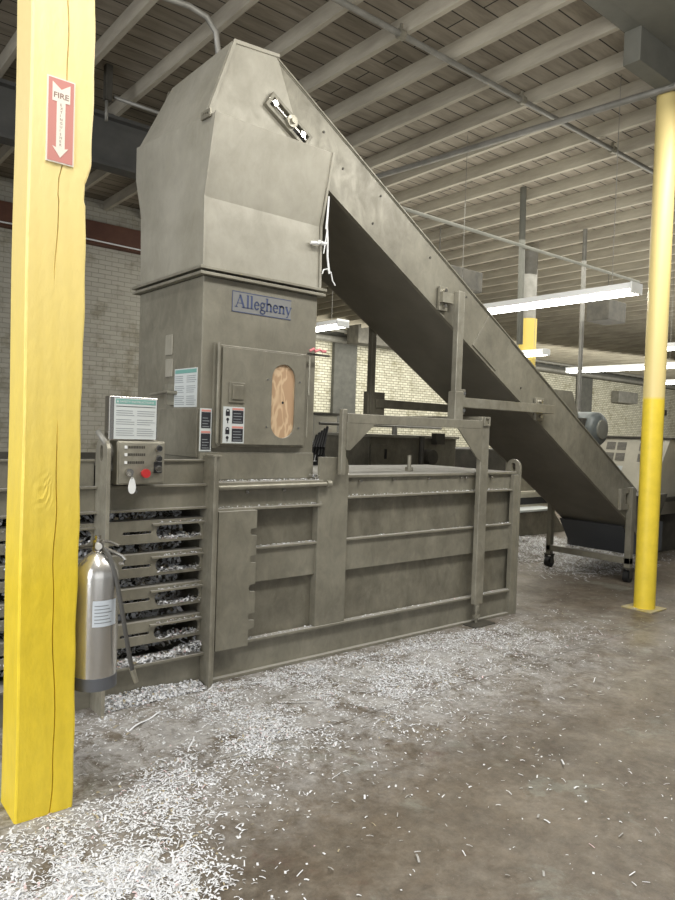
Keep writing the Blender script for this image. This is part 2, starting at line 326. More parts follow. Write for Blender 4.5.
# ================================================================ SETTING
YW = 11.3
YB = 19.3; XR = 46
struct('floor', MB().box(-8, XR, -8, YB+0.3, -0.1, 0), CONC)
struct('wall_left', MB().box(-8, 8.0, YW, YW+0.25, 0, 5.16), BRICKG)
struct('wall_side', MB().box(7.75, 8.0, YW+.25, YB, 0, 5.16), BRICKG)
struct('wall_back', MB().box(7.75, XR, YB, YB+0.25, 0, 5.16), BRICK)
struct('wall_right', MB().box(XR, XR+.3, -8, YB, 0, 5.16), BRICK)
struct('ceiling', MB().box(-8, XR+.3, -8, YB+0.3, 5.15, 5.25), PLANK)
n = 1
for k in range(-8, 60):
    x = 3.07+0.615*k
    r = R_.uniform(-0.012, 0.012)
    struct('trim_%d' % n, MB().box(x-0.055+r, x+r, -8, YW if x < 7.8 else YB, 5.0+r*.5, 5.151), JOIST, 0.004); n += 1
# girders
struct('trim_%d' % n, MB().box(-8, 5.58, 2.99, 3.14, 4.99, 5.15), GIRD, 0.004); n += 1
struct('trim_%d' % n, MB().box(5.58, XR, 2.99, 3.14, 4.71, 5.15), GIRD, 0.004); n += 1
struct('trim_%d' % n, MB().box(3.0, XR, 2.52, 2.99, 4.985, 5.0), GIRD, 0.003); n += 1
struct('trim_%d' % n, MB().box(-8, 6.5, 7.75, 7.95, 4.42, 4.46).box(-8, 6.5, 7.84, 7.86, 4.46, 4.96).box(-8, 6.5, 7.75, 7.95, 4.96, 5.0), DARKB); n += 1
struct('trim_%d' % n, MB().box(-8, 8.0, YW-0.14, YW+0.01, 4.40, 4.76), REDWOOD, 0.004); n += 1
struct('trim_%d' % n, MB().box(8.0, XR, YB-0.2, YB+0.01, 4.75, 5.15), PILA); n += 1
for a, b_ in ((15.55, 16.6), (31.2, 32.5)):
    struct('trim_%d' % n, MB().box(a, b_, YB-0.15, YB+0.01, 0, 4.75), PILA, 0.006); n += 1

# ================================================================ BALER
bal = thing('baler', 'large dusty khaki steel baling press with tall feed tower and slatted bale chamber', 'baler', (2.1, 3.9, 0))
# pressing chamber, right of the tower
part('chamber_body', MB().box(2.09, 5.09, 3.735, 4.72, 0.02, 1.225), PAINTD, bal)  # darker paint than the rails puts the recess shade into the colour
part('top_plate', MB().box(2.95, 5.10, 3.685, 4.76, 1.225, 1.245), PAINT, bal, bevel=0.003)
part('base_skirt', MB().box(2.09, 5.12, 3.70, 3.736, 0.0, 0.215).box(2.09, 5.12, 3.665, 3.72, 0.205, 0.222).box(2.09, 5.12, 3.665, 3.70, 0.0, 0.02), PAINT, bal, bevel=0.003)
part('side_rail', MB().box(2.09, 5.09, 3.695, 3.736, 0.575, 0.79).box(2.09, 5.09, 3.675, 3.72, 0.785, 0.80), PAINT, bal, bevel=0.003)
tb = MB().box(2.09, 2.89, 3.70, 3.736, 1.05, 1.205).box(2.09, 2.91, 3.66, 3.72, 1.04, 1.056).box(2.09, 2.91, 3.655, 3.75, 1.20, 1.216)
tb.box(3.14, 5.09, 3.705, 3.736, 1.09, 1.225).box(3.14, 5.09, 3.67, 3.72, 1.08, 1.096)
part('top_band', tb, PAINT, bal, bevel=0.003)
pm = MB().prism('XZ', [(2.885, 0.222), (3.145, 0.222), (3.145, 1.30), (3.12, 1.37), (2.885, 1.37)], 3.672, 3.694,
                holes=[[(3.045, 1.255), (3.075, 1.255), (3.078, 1.29), (3.06, 1.33), (3.042, 1.29)]])
pm.box(2.885, 2.90, 3.69, 3.735, .222, 1.2).box(3.13, 3.145, 3.69, 3.735, .222, 1.2)
part('side_post', pm, PAINT, bal, bevel=0.002)
def lug(x0, x1, y0, y1, z1, slot=False):
    cy = (y0+y1)/2; r = (y1-y0)/2
    o = [(y0, 0), (y1, 0)]+[(cy+r*math.cos(PI*i/10), z1-r+r*math.sin(PI*i/10)) for i in range(11)]
    return MB().prism('YZ', o, x0, x1, holes=[stadium(cy-0.022, cy+0.022, z1-r-0.045, z1-r+0.04)])
part('end_post', lug(5.09, 5.115, 3.655, 3.80, 1.355).box(5.02, 5.09, 3.66, 3.70, 0, 1.22), PAINT, bal, bevel=0.002)
part('end_post', lug(1.385, 1.405, 3.555, 3.72, 1.475), STEEL, bal, bevel=0.002)
part('end_post', MB().box(2.045, 2.062, 3.60, 3.76, 0, 1.375).box(2.062, 2.095, 3.63, 3.645, 0, 1.375).box(2.035, 2.095, 3.60, 3.70, 1.372, 1.384), STEEL, bal, bevel=0.002)
# guard cover with notched flange
cz = [(2.10, 0.225), (2.325, 0.225), (2.325, 0.32)]
pts = [(2.10, 0.20), (2.33, 0.20)]
for z in (0.375, 0.555, 0.735, 0.905):
    pts += [(2.33, z-0.075), (2.372, z-0.068)] if z < 0.4 else [(2.372, z-0.13)]
    pts += [(2.372, z-0.02), (2.335, z-0.016), (2.325, z), (2.33, z+0.022), (2.372, z+0.026)]
pts += [(2.372, 1.035), (2.10, 1.035)]
cv = MB().prism('XZ', pts, 3.628, 3.640).box(2.10, 2.372, 3.628, 3.70, 1.03, 1.042).box(2.10, 2.33, 3.64, 3.695, 0.22, 0.24)
part('guard_cover', cv, PAINT, bal, bevel=0.002)
rd = MB().cyl((2.10, 3.65, 1.185), (2.94, 3.65, 1.19), 0.016).cyl((2.93, 3.65, 1.19), (2.965, 3.65, 1.19), 0.026)
part('pivot_rod', rd, STEEL, bal, smooth=True)
for x, z in ((2.33, 1.15), (2.61, 1.155), (1.60, 1.175), (3.27, 1.20), (3.60, 1.205), (3.98, 1.205), (4.36, 1.205), (4.42, 1.205), (4.75, 1.205), (2.70, .40), (2.27, .52)):
    if z > .6:
        part('bolt', MB().cyl((x, 3.705, z), (x, 3.685, z), 0.011, 6).cyl((x, 3.686, z), (x, 3.672, z), 0.006, 8), CHROME, bal)
for x, y in ((4.05, 3.98), (3.02, 4.15)):
    part('threaded_stud', MB().cyl((x, y, 1.24), (x, y, 1.37), 0.016, 12).cyl((x, y, 1.24), (x, y, 1.275), 0.034, 6), STEEL, bal, smooth=True)
# slatted bale chamber on the left
for (xa, xb) in ((1.405, 2.045), (0.2, 1.385)):
    part('chamber_header', MB().box(xa, xb, 3.715, 3.74, 1.065, 1.20).box(xa, xb, 3.68, 3.73, 1.195, 1.208).box(xa, xb, 3.68, 3.73, 1.060, 1.073), PAINT, bal, bevel=0.002)
    part('lower_skirt', MB().box(xa, xb, 3.715, 3.75, 0, 0.19).box(xa, xb, 3.66, 3.83, 0.185, 0.20), PAINT, bal, bevel=0.002)
    part('upper_panel', MB().box(xa, xb, 3.735, 3.75, 1.20, 1.345).box(xa, xb, 3.72, 3.75, 1.34, 1.352), PAINT, bal, bevel=0.002)
    for zc in (0.94, 0.75, 0.555, 0.36):
        o = [(xa, zc-0.066), (xb, zc-0.066), (xb, zc+0.066), (xa, zc+0.066)]
        hs = [hstad(xb-0.30, xb-0.012, zc-0.048, zc+0.035), hstad(xb-0.50 if xa > 1 else xb-0.62, xb-0.33, zc-0.012, zc+0.004)]
        sl = MB().prism('XZ', o, 3.715, 3.728, holes=hs)
        sl.box(xa, xb, 3.728, 3.80, zc+0.054, zc+0.066).box(xa, xb, 3.728, 3.80, zc-0.066, zc-0.054)
        sl.box(xb-.33, xb, 3.695, 3.722, zc+0.034, zc+0.046)
        part('side_slat', sl, PAINT, bal, bevel=0.002)
part('chamber_liner', MB().box(0.2, 2.045, 4.62, 4.66, 0.02, 1.35).box(0.2, 2.045, 3.75, 4.66, 0.0, 0.03).box(0.2, 2.045, 3.75, 4.66, 1.30, 1.315).box(0.18, 0.2, 3.72, 4.66, 0, 1.35), DARK, bal)
# feed tower
tw = part('feed_tower', MB().box(2.02, 2.88, 3.75, 4.66, 1.226, 2.45), PAINT, bal, bevel=0.006)
part('side_plate', MB().box(2.006, 2.021, 3.76, 4.36, 1.36, 1.655), PAINT, tw, bevel=0.003)
part('side_plate', MB().box(2.02, 2.88, 3.738, 3.75, 1.226, 1.395), PAINT, tw, bevel=0.003)
def ring(z, h, ov):
    return MB().box(2.02-ov, 2.88+ov, 3.75-ov, 3.75, z-h, z+h).box(2.02-ov, 2.88+ov, 4.66, 4.66+ov, z-h, z+h).box(2.02-ov, 2.02, 3.75, 4.66, z-h, z+h).box(2.88, 2.88+ov, 3.75, 4.66, z-h, z+h)
fl = ring(2.460, 0.009, 0.040); merge(fl, ring(2.492, 0.009, 0.045))
part('flange', fl, STEEL, bal, bevel=0.002)
nk = MB().box(2.025, 2.875, 3.755, 4.655, 2.44, 2.51); part('flange_gap_shade', nk, DARK, bal)  # dark block painting the shade in the gap between the flange rings
# hood: side sheets and flared front
prof = [(3.752, 2.50), (3.758, 2.92), (3.650, 3.385), (4.785, 3.50), (4.785, 3.27), (4.685, 3.00), (4.662, 2.50)]
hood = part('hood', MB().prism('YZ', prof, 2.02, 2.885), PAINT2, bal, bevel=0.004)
part('seam_lip', MB().prism('YZ', [(3.752, 2.50), (3.758, 2.92), (3.650, 3.385), (3.640, 3.385), (3.748, 2.92), (3.742, 2.50)], 2.008, 2.02), PAINT2, hood)
part('seam_lip', MB().prism('YZ', [(3.752, 2.50), (3.758, 2.92), (3.650, 3.385), (3.638, 3.385), (3.746, 2.92), (3.740, 2.50)], 2.885, 2.90), PAINT2, hood)
# small slotted bracket at the front top corner of the hood
sb = MB().prism('YZ', [(3.70, 3.37), (3.81, 3.375), (3.81, 3.42), (3.70, 3.415)], 2.002, 2.014, holes=[circ(3.73, 3.393, 0.009, 8), circ(3.755, 3.396, 0.009, 8), circ(3.78, 3.399, 0.009, 8)])
part('slotted_bracket', sb, STEEL, hood)
part('corner_bolt', MB().cyl((2.885, 3.72, 2.80), (2.84, 3.70, 2.80), .014).cyl((2.80, 3.74, 2.795), (2.90, 3.70, 2.80), 0.012), WHITE, hood, smooth=True)
# access door
dr = part('access_door', MB().box(2.125, 2.78, 3.715, 3.752, 1.43, 2.05), PAINTD, bal, bevel=0.006)
sx = MB().prism('XZ', [(2.14, 1.445), (2.765, 1.445), (2.765, 2.036), (2.14, 2.036)], 3.700, 3.716, holes=[stadium(2.500, 2.685, 1.490, 1.965, 10)])
part('door_skin', sx, PAINT, dr, bevel=0.002)
part('window_board', MB().box(2.48, 2.70, 3.7145, 3.7155, 1.46, 1.98), PLY, dr, label='bare plywood board closing the door window')
hd = MB().box(2.185, 2.295, 3.690, 3.702, 1.70, 1.825).box(2.205, 2.28, 3.682, 3.692, 1.72, 1.81)
part('door_handle', hd, PAINTD, dr, bevel=0.003)
part('hinge_rod', MB().cyl((2.118, 3.712, 1.45), (2.118, 3.712, 2.06), 0.010).box(2.10, 2.14, 3.73, 3.75, 1.42, 2.06), PAINT, dr, smooth=True)
part('latch_rod', MB().cyl((2.795, 3.70, 1.78), (2.795, 3.70, 2.055), 0.008).cyl((2.795, 3.712, 1.5), (2.795, 3.712, 1.8), 0.005), STEEL, dr, smooth=True)
part('latch_arm', MB().box(2.77, 2.95, 3.685, 3.70, 2.045, 2.058), DARK, dr)
for x, z in ((2.465, 1.56), (2.465, 1.86), (2.715, 1.56), (2.715, 1.86)):
    part('screw', MB().cyl((x, 3.702, z), (x, 3.694, z), 0.006, 8), CHROME, dr)
part('hole', MB().cyl((2.595, 3.716, 1.72), (2.595, 3.712, 1.72), 0.008, 10), BLACK, dr)
# warning labels (pictograms and dark text blocks)
def warn(x0, x1, z0, z1, y, parent, icons=True):
    t = MB().box(x0, x1, y-0.0015, y, z0, z1); p = part('warning_label', t, [PAPER], parent, label='white warning label with two black text blocks and red headings')
    h = (z1-z0)/2
    for k in (0, 1):
        zb = z0+k*h; bx0 = x0+((x1-x0)*0.42 if icons else (x1-x0)*0.12)
        part('text_block', MB().box(bx0, x1-0.008, y-0.0028, y-0.0014, zb+0.010, zb+h-0.022), INKB, p)
        part('heading', MB().box(bx0, x1-0.008, y-0.0028, y-0.0014, zb+h-0.019, zb+h-0.007), SIGNR, p)
        ln = MB()
        for j in range(4): ln.box(bx0+0.008, x1-0.016-0.01*(j % 2), y-0.0036, y-0.0027, zb+0.018+j*0.017, zb+0.022+j*0.017)
        part('text_line', ln, INK, p)
        if icons:
            cx = x0+(x1-x0)*0.21; pic = MB().box(cx-0.014, cx+0.014, y-0.0028, y-0.0014, zb+0.055, zb+0.082)
            pic.prism('XZ', circ(cx, zb+0.086, 0.013, 12), y-0.0028, y-0.0014, holes=[circ(cx, zb+0.086, 0.007, 10)])
            pic.prism('XZ', circ(cx, zb+0.034, 0.010, 10), y-0.0028, y-0.0014).box(cx-.003, cx+.003, y-0.0028, y-0.0014, zb+.01, zb+.03)
            part('pictogram', pic, INKB, p)
warn(2.150, 2.300, 1.452, 1.675, 3.700, dr)
warn(2.012, 2.092, 1.400, 1.658, 3.735, bal, icons=False)
# maker's plate: navy serif lettering in a frame
pl = part('name_plate', MB().box(2.218, 2.662, 3.7475, 3.750, 2.262, 2.392), LABELBG, bal)
fr = MB()
for z in (2.264, 2.387): fr.box(2.218, 2.662, 3.7460, 3.7475, z, z+0.004)
for x in (2.218,): fr.box(x, x+0.003, 3.7460, 3.7475, 2.264, 2.39)
part('plate_border', fr, BLUE, pl)
def ribbon(mb, pts, w, y, ox, oz, s):
    for i in range(len(pts)-1):
        a = Vector(pts[i]); b_ = Vector(pts[i+1]); d = (b_-a); 
        if d.length < 1e-6: continue
        d.normalize(); n_ = Vector((-d.y, d.x))*w/2; e = d*w*0.12
        q = [a-n_-e, b_-n_+e, b_+n_+e, a+n_-e]
        mb.add([(ox+p.x*s, y, oz+p.y*s) for p in q], [(0, 1, 2, 3)])
def arc(cx, cz, rx, rz, a0, a1, n=14): return [(cx+rx*math.cos(math.radians(a0+(a1-a0)*i/n)), cz+rz*math.sin(math.radians(a0+(a1-a0)*i/n))) for i in range(n+1)]
GL = {'A': ([([(0.06, 0), (0.33, 0.72)], .04), ([(0.32, 0.72), (0.60, 0)], .11), ([(.14, .24), (.48, .24)], .035), ([(-.03, .017), (.17, .017)], .035), ([(.45, .017), (.74, .017)], .035)], .74),
      'l': ([([(.12, 0), (.12, .76)], .10), ([(.0, .017), (.25, .017)], .035), ([(.02, .745), (.12, .745)], .03)], .27),
      'e': ([(arc(.21, .24, .15, .22, 5, 325), .075), ([(.07, .27), (.36, .27)], .04)], .42),
      'g': ([(arc(.2, .32, .13, .15, 0, 360), .07), (arc(.21, -.08, .17, .11, 0, 360), .06), ([(.12, .18), (.08, .08), (.2, .03)], .06), ([(.30, .43), (.40, .47)], .06)], .42),
      'h': ([([(.11, 0), (.11, .76)], .10), (arc(.26, .32, .13, .14, 160, 0), .08), ([(.39, .33), (.39, 0)], .10), ([(0, .017), (.22, .017)], .035), ([(.29, .017), (.5, .017)], .035), ([(.0, .745), (.11, .745)], .03)], .52),
      'n': ([([(.11, 0), (.11, .47)], .10), (arc(.26, .32, .13, .14, 160, 0), .08), ([(.39, .33), (.39, 0)], .10), ([(0, .017), (.22, .017)], .035), ([(.29, .017), (.5, .017)], .035), ([(.0, .455), (.11, .455)], .03)], .52),
      'y': ([([(.06, .47), (.24, .03)], .10), ([(.42, .47), (.18, -.16), (.08, -.17)], .04), ([(-.02, .455), (.17, .455)], .03), ([(.33, .455), (.50, .455)], .03)], .46)}
lm = MB(); ox = 2.240; S = 0.105
for ch in 'Allegheny':
    st, adv = GL[ch]
    for pts_, w_ in st: ribbon(lm, pts_, w_*1.12+.008, 3.7462, ox, 2.295, S)
    ox += adv*S
part('lettering', lm, BLUE, pl)
# side sheets, lever, junction strip on the tower's left face
sh = part('instruction_sheet', MB().box(2.017, 2.020, 3.79, 4.09, 1.665, 1.905), PAPER, bal, label='white instruction sheet with green heading')
part('heading', MB().box(2.0155, 2.017, 3.80, 4.08, 1.875, 1.898), TEAL, sh)
tl = MB()
for c0, c1 in ((3.80, 3.925), (3.95, 4.08)):
    for j in range(15):
        if j in (5, 10): continue
        tl.box(2.0158, 2.017, c0+R_.uniform(0, .03), c1, 1.68+j*0.0125, 1.684+j*0.0125)
part('text_line', tl, INK, sh)
part('cover_strip', MB().box(2.010, 2.02, 4.125, 4.225, 2.00, 2.13).box(2.012, 2.02, 4.12, 4.22, 1.86, 1.975), PAINT2, bal, bevel=0.004)
lv = MB().cyl((2.02, 4.06, 1.755), (1.95, 4.06, 1.755), 0.012).cyl((1.955, 4.05, 1.76), (1.955, 4.30, 1.745), 0.010).box(1.97, 2.02, 4.09, 4.13, 1.68, 1.81)
part('side_lever', lv, STEEL, bal, smooth=True)
# plate lumps of paper dust on the ledges: uncountable crumbs
def crumbs(n, fn, smin, smax, seed, flat=0.5):
    rr = random.Random(seed); mb = MB()
    for _ in range(n):
        x, y, z = fn(rr); L = rr.uniform(smin, smax); W = L*rr.uniform(0.18, 0.6); a = rr.uniform(0, 2*PI)
        d = Vector((math.cos(a), math.sin(a), rr.uniform(-flat, flat))).normalized(); e = d.cross(Vector((rr.uniform(-.4, .4), rr.uniform(-.4, .4), 1))).normalized()
        c = Vector((x, y, z)); q = d.cross(e)*L*rr.uniform(-.35, .35)
        t = rr.random(); mb.cur = 0 if t < .72 else (1 if t < .94 else (2 if t < .96 else 3))
        mb.add([c-d*L/2-e*W/2, c-d*L/2+e*W/2, c+e*W/2+q, c+d*L/2+e*W/2, c+d*L/2-e*W/2, c-e*W/2+q], [(0, 5, 2, 1), (5, 4, 3, 2)])
    return mb
def ledge(xa, xb, y0, y1, z): return lambda r: (r.uniform(xa, xb), r.uniform(y0, y1), z+r.uniform(0, .006))
lc = MB()
for i, (n_, f_) in enumerate(((260, ledge(2.12, 2.88, 3.66, 3.73, 1.219)), (120, ledge(2.10, 2.9, 3.665, 3.70, .224)), (90, ledge(2.38, 2.88, 3.68, 3.70, .803)), (80, ledge(2.1, 2.9, 3.665, 3.70, 1.06)),
                  (120, ledge(3.15, 5.08, 3.67, 3.70, .225)), (130, ledge(3.15, 5.08, 3.67, 3.70, 1.10)), (40, lambda r: (2.86+r.gauss(0, .02), 3.69+r.gauss(0, .01), 1.235+abs(r.gauss(0, .012)))), (70, ledge(3.15, 5.08, 3.68, 3.70, .803)))):
    merge(lc, crumbs(n_, f_, .006, .018, 50+i)) if False else None
    c_ = crumbs(n_, f_, .006, .018, 50+i); k = len(lc.v); lc.v += c_.v; lc.f += [tuple(k+j for j in f) for f in c_.f]; lc.mi += c_.mi
solo('paper_crumbs', lc, SHRED, 'thin line of paper crumbs caught on the ledges of the baler side', 'paper scraps', (3.4, 3.68, 0), kind='stuff')

# ---------------------------------------------------------------- control box and sign
cb = thing('control_box', 'small grey control box with three push buttons, key switch and red button below safety sign', 'control box', (1.585, 3.62, 1.22))
part('enclosure', MB().box(1.450, 1.722, 3.585, 3.70, 1.222, 1.458), STEEL, cb, bevel=0.006)
part('cover', MB().box(1.458, 1.715, 3.578, 3.586, 1.230, 1.450), STEEL, cb, bevel=0.003)
part('mounting_plate', MB().box(1.47, 1.70, 3.70, 3.735, 1.25, 1.42), DARK, cb)
for z in (1.420, 1.364, 1.308):
    b_ = part('push_button', MB().cyl((1.677, 3.579, z), (1.677, 3.560, z), 0.019), CHROME, cb, smooth=True)
    part('button_cap', MB().cyl((1.677, 3.562, z), (1.677, 3.548, z), 0.013), BLACK if z > 1.31 else DARK, b_, smooth=True)
part('button_guard', MB().box(1.655, 1.70, 3.572, 3.579, 1.285, 1.345), BLACK, cb)
b_ = part('emergency_button', MB().cyl((1.597, 3.579, 1.285), (1.597, 3.555, 1.285), 0.016).cyl((1.597, 3.556, 1.285), (1.597, 3.54, 1.285), 0.024), RED, cb, smooth=True)
part('key_switch', MB().cyl((1.510, 3.579, 1.290), (1.510, 3.555, 1.290), 0.021).box(1.507, 1.513, 3.530, 3.556, 1.270, 1.295), CHROME, cb, smooth=True)
for z in (1.425, 1.385, 1.343):
    part('indicator_lamp', MB().box(1.487, 1.500, 3.572, 3.579, z-.008, z+.008), WHITE, cb)
    m_ = MB()
    xx = 1.508; e_ = 1.60
    while xx < e_: ww = R_.uniform(.006, .010); m_.box(xx, xx+ww, 3.5768, 3.5782, z-.007, z+.007); xx += ww+.003
    part('engraved_text', m_, DARK, cb)
tg = MB().prism('XZ', [(1.520+0.026*math.sin(t)*(.55+.45*(1-math.cos(t))/2), 1.222+0.045*math.cos(t)) for t in [2*PI*i/24 for i in range(24)]], 3.545, 3.548)
part('key_tag', tg, WHITE, cb, label='white teardrop key tag').modifiers
part('tag_string', MB().tube([(1.510, 3.535, 1.283), (1.515, 3.54, 1.268), (1.520, 3.546, 1.258)], .002, 6), CHROME, cb)
sg = thing('safety_sign', 'white safety instructions sign with teal heading standing on the control box', 'sign', (1.535, 3.61, 1.46))
part('sign_box', MB().box(1.400, 1.672, 3.583, 3.645, 1.462, 1.694), CHROME, sg, bevel=0.004)
bd = part('sign_sheet', MB().box(1.428, 1.664, 3.580, 3.583, 1.468, 1.686), PAPER, sg)
part('heading_band', MB().box(1.434, 1.658, 3.5788, 3.580, 1.655, 1.681), TEAL, bd)
t = text('SAFETY INSTRUCTIONS', 0.011, (1.455, 3.5782, 1.662), (1, 0, 0), (0, 0, 1), (0, -1, 0), bold=.02, depth=0.0, width=0.192)
t.prism('XZ', [(1.437, 1.661), (1.451, 1.661), (1.444, 1.676)], 3.5782, 3.5788)
part('heading_text', t, PAPER, bd)
tl = MB()
for c0, c1 in ((1.437, 1.540), (1.553, 1.655)):
    z = 1.640
    for j in range(14):
        if j == 0: tl.box(1.437, 1.655, 3.5790, 3.580, z, z+.003)
        elif j not in (1, 5, 9): tl.box(c0, c1-R_.uniform(0, .03), 3.5790, 3.580, z, z+.0035)
        z -= .0118
part('text_line', tl, INK, bd)
cn = MB().tube([(1.375, 3.66, 1.50), (1.372, 3.62, 1.485), (1.385, 3.60, 1.455), (1.41, 3.60, 1.43), (1.425, 3.62, 1.39), (1.43, 3.65, 1.34), (1.452, 3.66, 1.30)], 0.016, 10)
solo('flexible_conduit', cn, GALV, 'grey flexible conduit curling beside the left side of the control box', 'conduit', (1.41, 3.65, 1.30), smooth=True)

# ================================================================ CONVEYOR
ZT = lambda x: 5.469-0.5954*x
ZB = lambda x: 4.975-0.588*x
cvr = thing('inclined_conveyor', 'long enclosed khaki conveyor climbing from the floor to the baler hood', 'conveyor', (5.5, 4.27, 0))
def cprof(): return [(2.075, 3.44), (2.21, 3.925), (2.55, ZT(2.55)), (7.50, ZT(7.50)), (7.56, 0.50), (7.42, 0.60), (7.25, ZB(7.25)), (2.85, ZB(2.85)), (2.7, 3.40)]
part('side_sheet', MB().prism('XZ', cprof(), 3.835, 3.855), PAINT, cvr, bevel=0.002)
part('side_sheet', MB().prism('XZ', cprof(), 4.69, 4.71), PAINT, cvr, bevel=0.002)
# belly, top cover
def slab(x0, z0, x1, z1, y0, y1, t):
    d = Vector((x1-x0, z1-z0)).normalized(); n_ = Vector((-d.y, d.x))*t
    return MB().prism('XZ', [(x0, z0), (x1, z1), (x1+n_.x, z1+n_.y), (x0+n_.x, z0+n_.y)], y0, y1)
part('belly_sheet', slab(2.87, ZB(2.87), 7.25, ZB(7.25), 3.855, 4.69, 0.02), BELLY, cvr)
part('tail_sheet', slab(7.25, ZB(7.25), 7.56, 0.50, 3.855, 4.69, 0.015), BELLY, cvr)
part('top_cover', slab(2.55, ZT(2.55)-.02, 7.50, ZT(7.50)-.02, 3.83, 4.715, 0.024), PAINT, cvr)
# flanged lips along the side sheet edges
lp = MB()
for a, z_, dz in ((2.90, ZB, .012), (2.55, ZT, -.012)):
    lp.prism('XZ', [(a, z_(a)), (7.3, z_(7.3)), (7.3, z_(7.3)+dz), (a, z_(a)+dz)], 3.822, 3.836)
part('edge_lip', lp, PAINT, cvr)
hc = MB()
v = [(2.028, 3.63, 3.40), (2.075, 3.832, 3.44), (2.21, 3.828, 3.93), (2.21, 4.66, 3.93), (2.02, 4.785, 3.50), (2.55, 3.828, 3.96), (2.55, 4.71, 3.96), (2.72, 3.828, 3.40), (2.72, 4.71, 3.40)]
hc.add([(2.030, 3.832, 3.40), (2.21, 3.828, 3.93), (2.21, 4.64, 3.93), (2.028, 4.783, 3.485), (2.55, 3.828, 3.958), (2.55, 4.71, 3.958), (2.80, 3.828, 3.37), (2.80, 4.75, 3.37)],
       [(0, 1, 2, 3), (1, 4, 5, 2), (0, 6, 4, 1), (3, 2, 5, 7), (6, 7, 5, 4), (0, 3, 7, 6)])
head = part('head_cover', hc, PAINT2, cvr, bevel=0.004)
part('edge_lip', MB().prism('XZ', [(2.055, 3.46), (2.222, 3.945), (2.56, 3.972), (2.56, 3.952), (2.235, 3.922), (2.075, 3.455)], 3.818, 3.829), PAINT2, head)
# bearing take-up on the head (turned frame, screw, bearing)
bx, bz, ba = 2.64, 3.565, math.radians(-31)
def rot(u, v): return (bx+u*math.cos(ba)-v*math.sin(ba), bz+u*math.sin(ba)+v*math.cos(ba))
tk = MB().prism('XZ', [rot(-.19, -.055), rot(.19, -.055), rot(.19, .055), rot(-.19, .055)], 3.795, 3.828, holes=[[rot(-.165, -.033), rot(.165, -.033), rot(.165, .033), rot(-.165, .033)]])
br_ = part('take_up_frame', tk, PAINTD, cvr, bevel=0.003, label='dark worn bearing take-up frame')
a = rot(-.19, 0); b2 = rot(.16, 0)
part('adjusting_screw', MB().cyl((a[0], 3.805, a[1]), (b2[0], 3.805, b2[1]), 0.010), CHROME, br_, smooth=True)
c = rot(0.01, 0)
part('bearing_block', MB().cyl((c[0], 3.83, c[1]), (c[0], 3.775, c[1]), 0.040).cyl((c[0], 3.775, c[1]), (c[0], 3.755, c[1]), 0.019), STEEL, br_, smooth=True)
for u in (-.14, .12):
    c = rot(u, 0); part('nut', MB().cyl((c[0], 3.83, c[1]), (c[0], 3.785, c[1]), .024, 6), CHROME, br_)
part('end_cavity', MB().prism('XZ', [rot(.06, -.031), rot(.163, -.031), rot(.163, .031), rot(.06, .031)], 3.826, 3.830), BLACK, br_)
# inspection hatch outline and rivets on the side sheet
def onl(x, f):  # point between bottom (0) and top (1) edges measured square to the belt
    return (x, ZB(x)+f*(ZT(x)-ZB(x)))
h0, h1 = 4.78, 5.10
hp = [(h0, ZB(h0)+.035), (h0+.33, ZB(h0)+.38), (h0+.60, ZB(h0)+.22), (h0+.27, ZB(h0)-.125)]
hp = [(4.60, 2.31), (4.80, 2.58), (5.12, 2.40), (4.92, 2.12)]
part('inspection_hatch', MB().prism('XZ', hp, 3.826, 3.836), PAINT, cvr, bevel=0.002)
for x, f in ((2.95, .75), (3.13, .55), (3.43, .25), (3.5, .8), (4.05, .75), (4.5, .8), (5.3, .3)):
    px_, pz_ = onl(x, f); part('rivet', MB().cyl((px_, 3.836, pz_), (px_, 3.829, pz_), .009, 8), DARK, cvr)
# drive motor on top near the tail
part('gearbox', MB().box(6.72, 6.98, 4.06, 4.38, ZT(6.98)-.02, 1.78), DARK, cvr, bevel=0.02)
mo = MB(); 
def ylathe(mb, cx, cz, prof, seg=32):
    vs_ = []; fs_ = []
    for r, y in prof:
        for k in range(seg): t_ = 2*PI*k/seg; vs_.append((cx+r*math.cos(t_), y, cz+r*math.sin(t_)))
    for i in range(len(prof)-1):
        for k in range(seg): k2 = (k+1) % seg; fs_.append((i*seg+k, i*seg+k2, (i+1)*seg+k2, (i+1)*seg+k))
    fs_ += [tuple(range(seg))[::-1], tuple(range((len(prof)-1)*seg, len(prof)*seg))]
    return mb.add(vs_, fs_)
ylathe(mo, 6.96, 1.66, [(.10, 3.97), (.155, 3.985), (.185, 4.02), (.19, 4.10), (.19, 4.42), (.15, 4.46), (.05, 4.47)])
m1 = part('motor', mo, GREYBLUE, cvr, smooth=True, label='rounded grey-blue electric motor')
part('fan_cover', ylathe(MB(), 6.96, 1.66, [(.03, 3.95), (.10, 3.955), (.11, 3.975)]), GIRD, m1, smooth=True)
part('terminal_box', MB().box(7.16, 7.26, 4.10, 4.24, 1.62, 1.76), DARK, m1, bevel=0.005)
part('lifting_eye', MB().tube([(6.80, 4.3, 1.84+.0), (6.79, 4.3, 1.89), (6.82, 4.3, 1.92), (6.85, 4.3, 1.89), (6.84, 4.3, 1.84)], .01, 8), CHROME, m1, smooth=True)
part('drive_guard', MB().prism('XZ', [(5.95, ZT(5.95)-.05), (6.32, 2.06), (6.70, 2.06), (6.84, 1.80), (7.0, ZT(7.0)-.05)], 4.18, 4.24), PAINT, cvr, bevel=0.004)
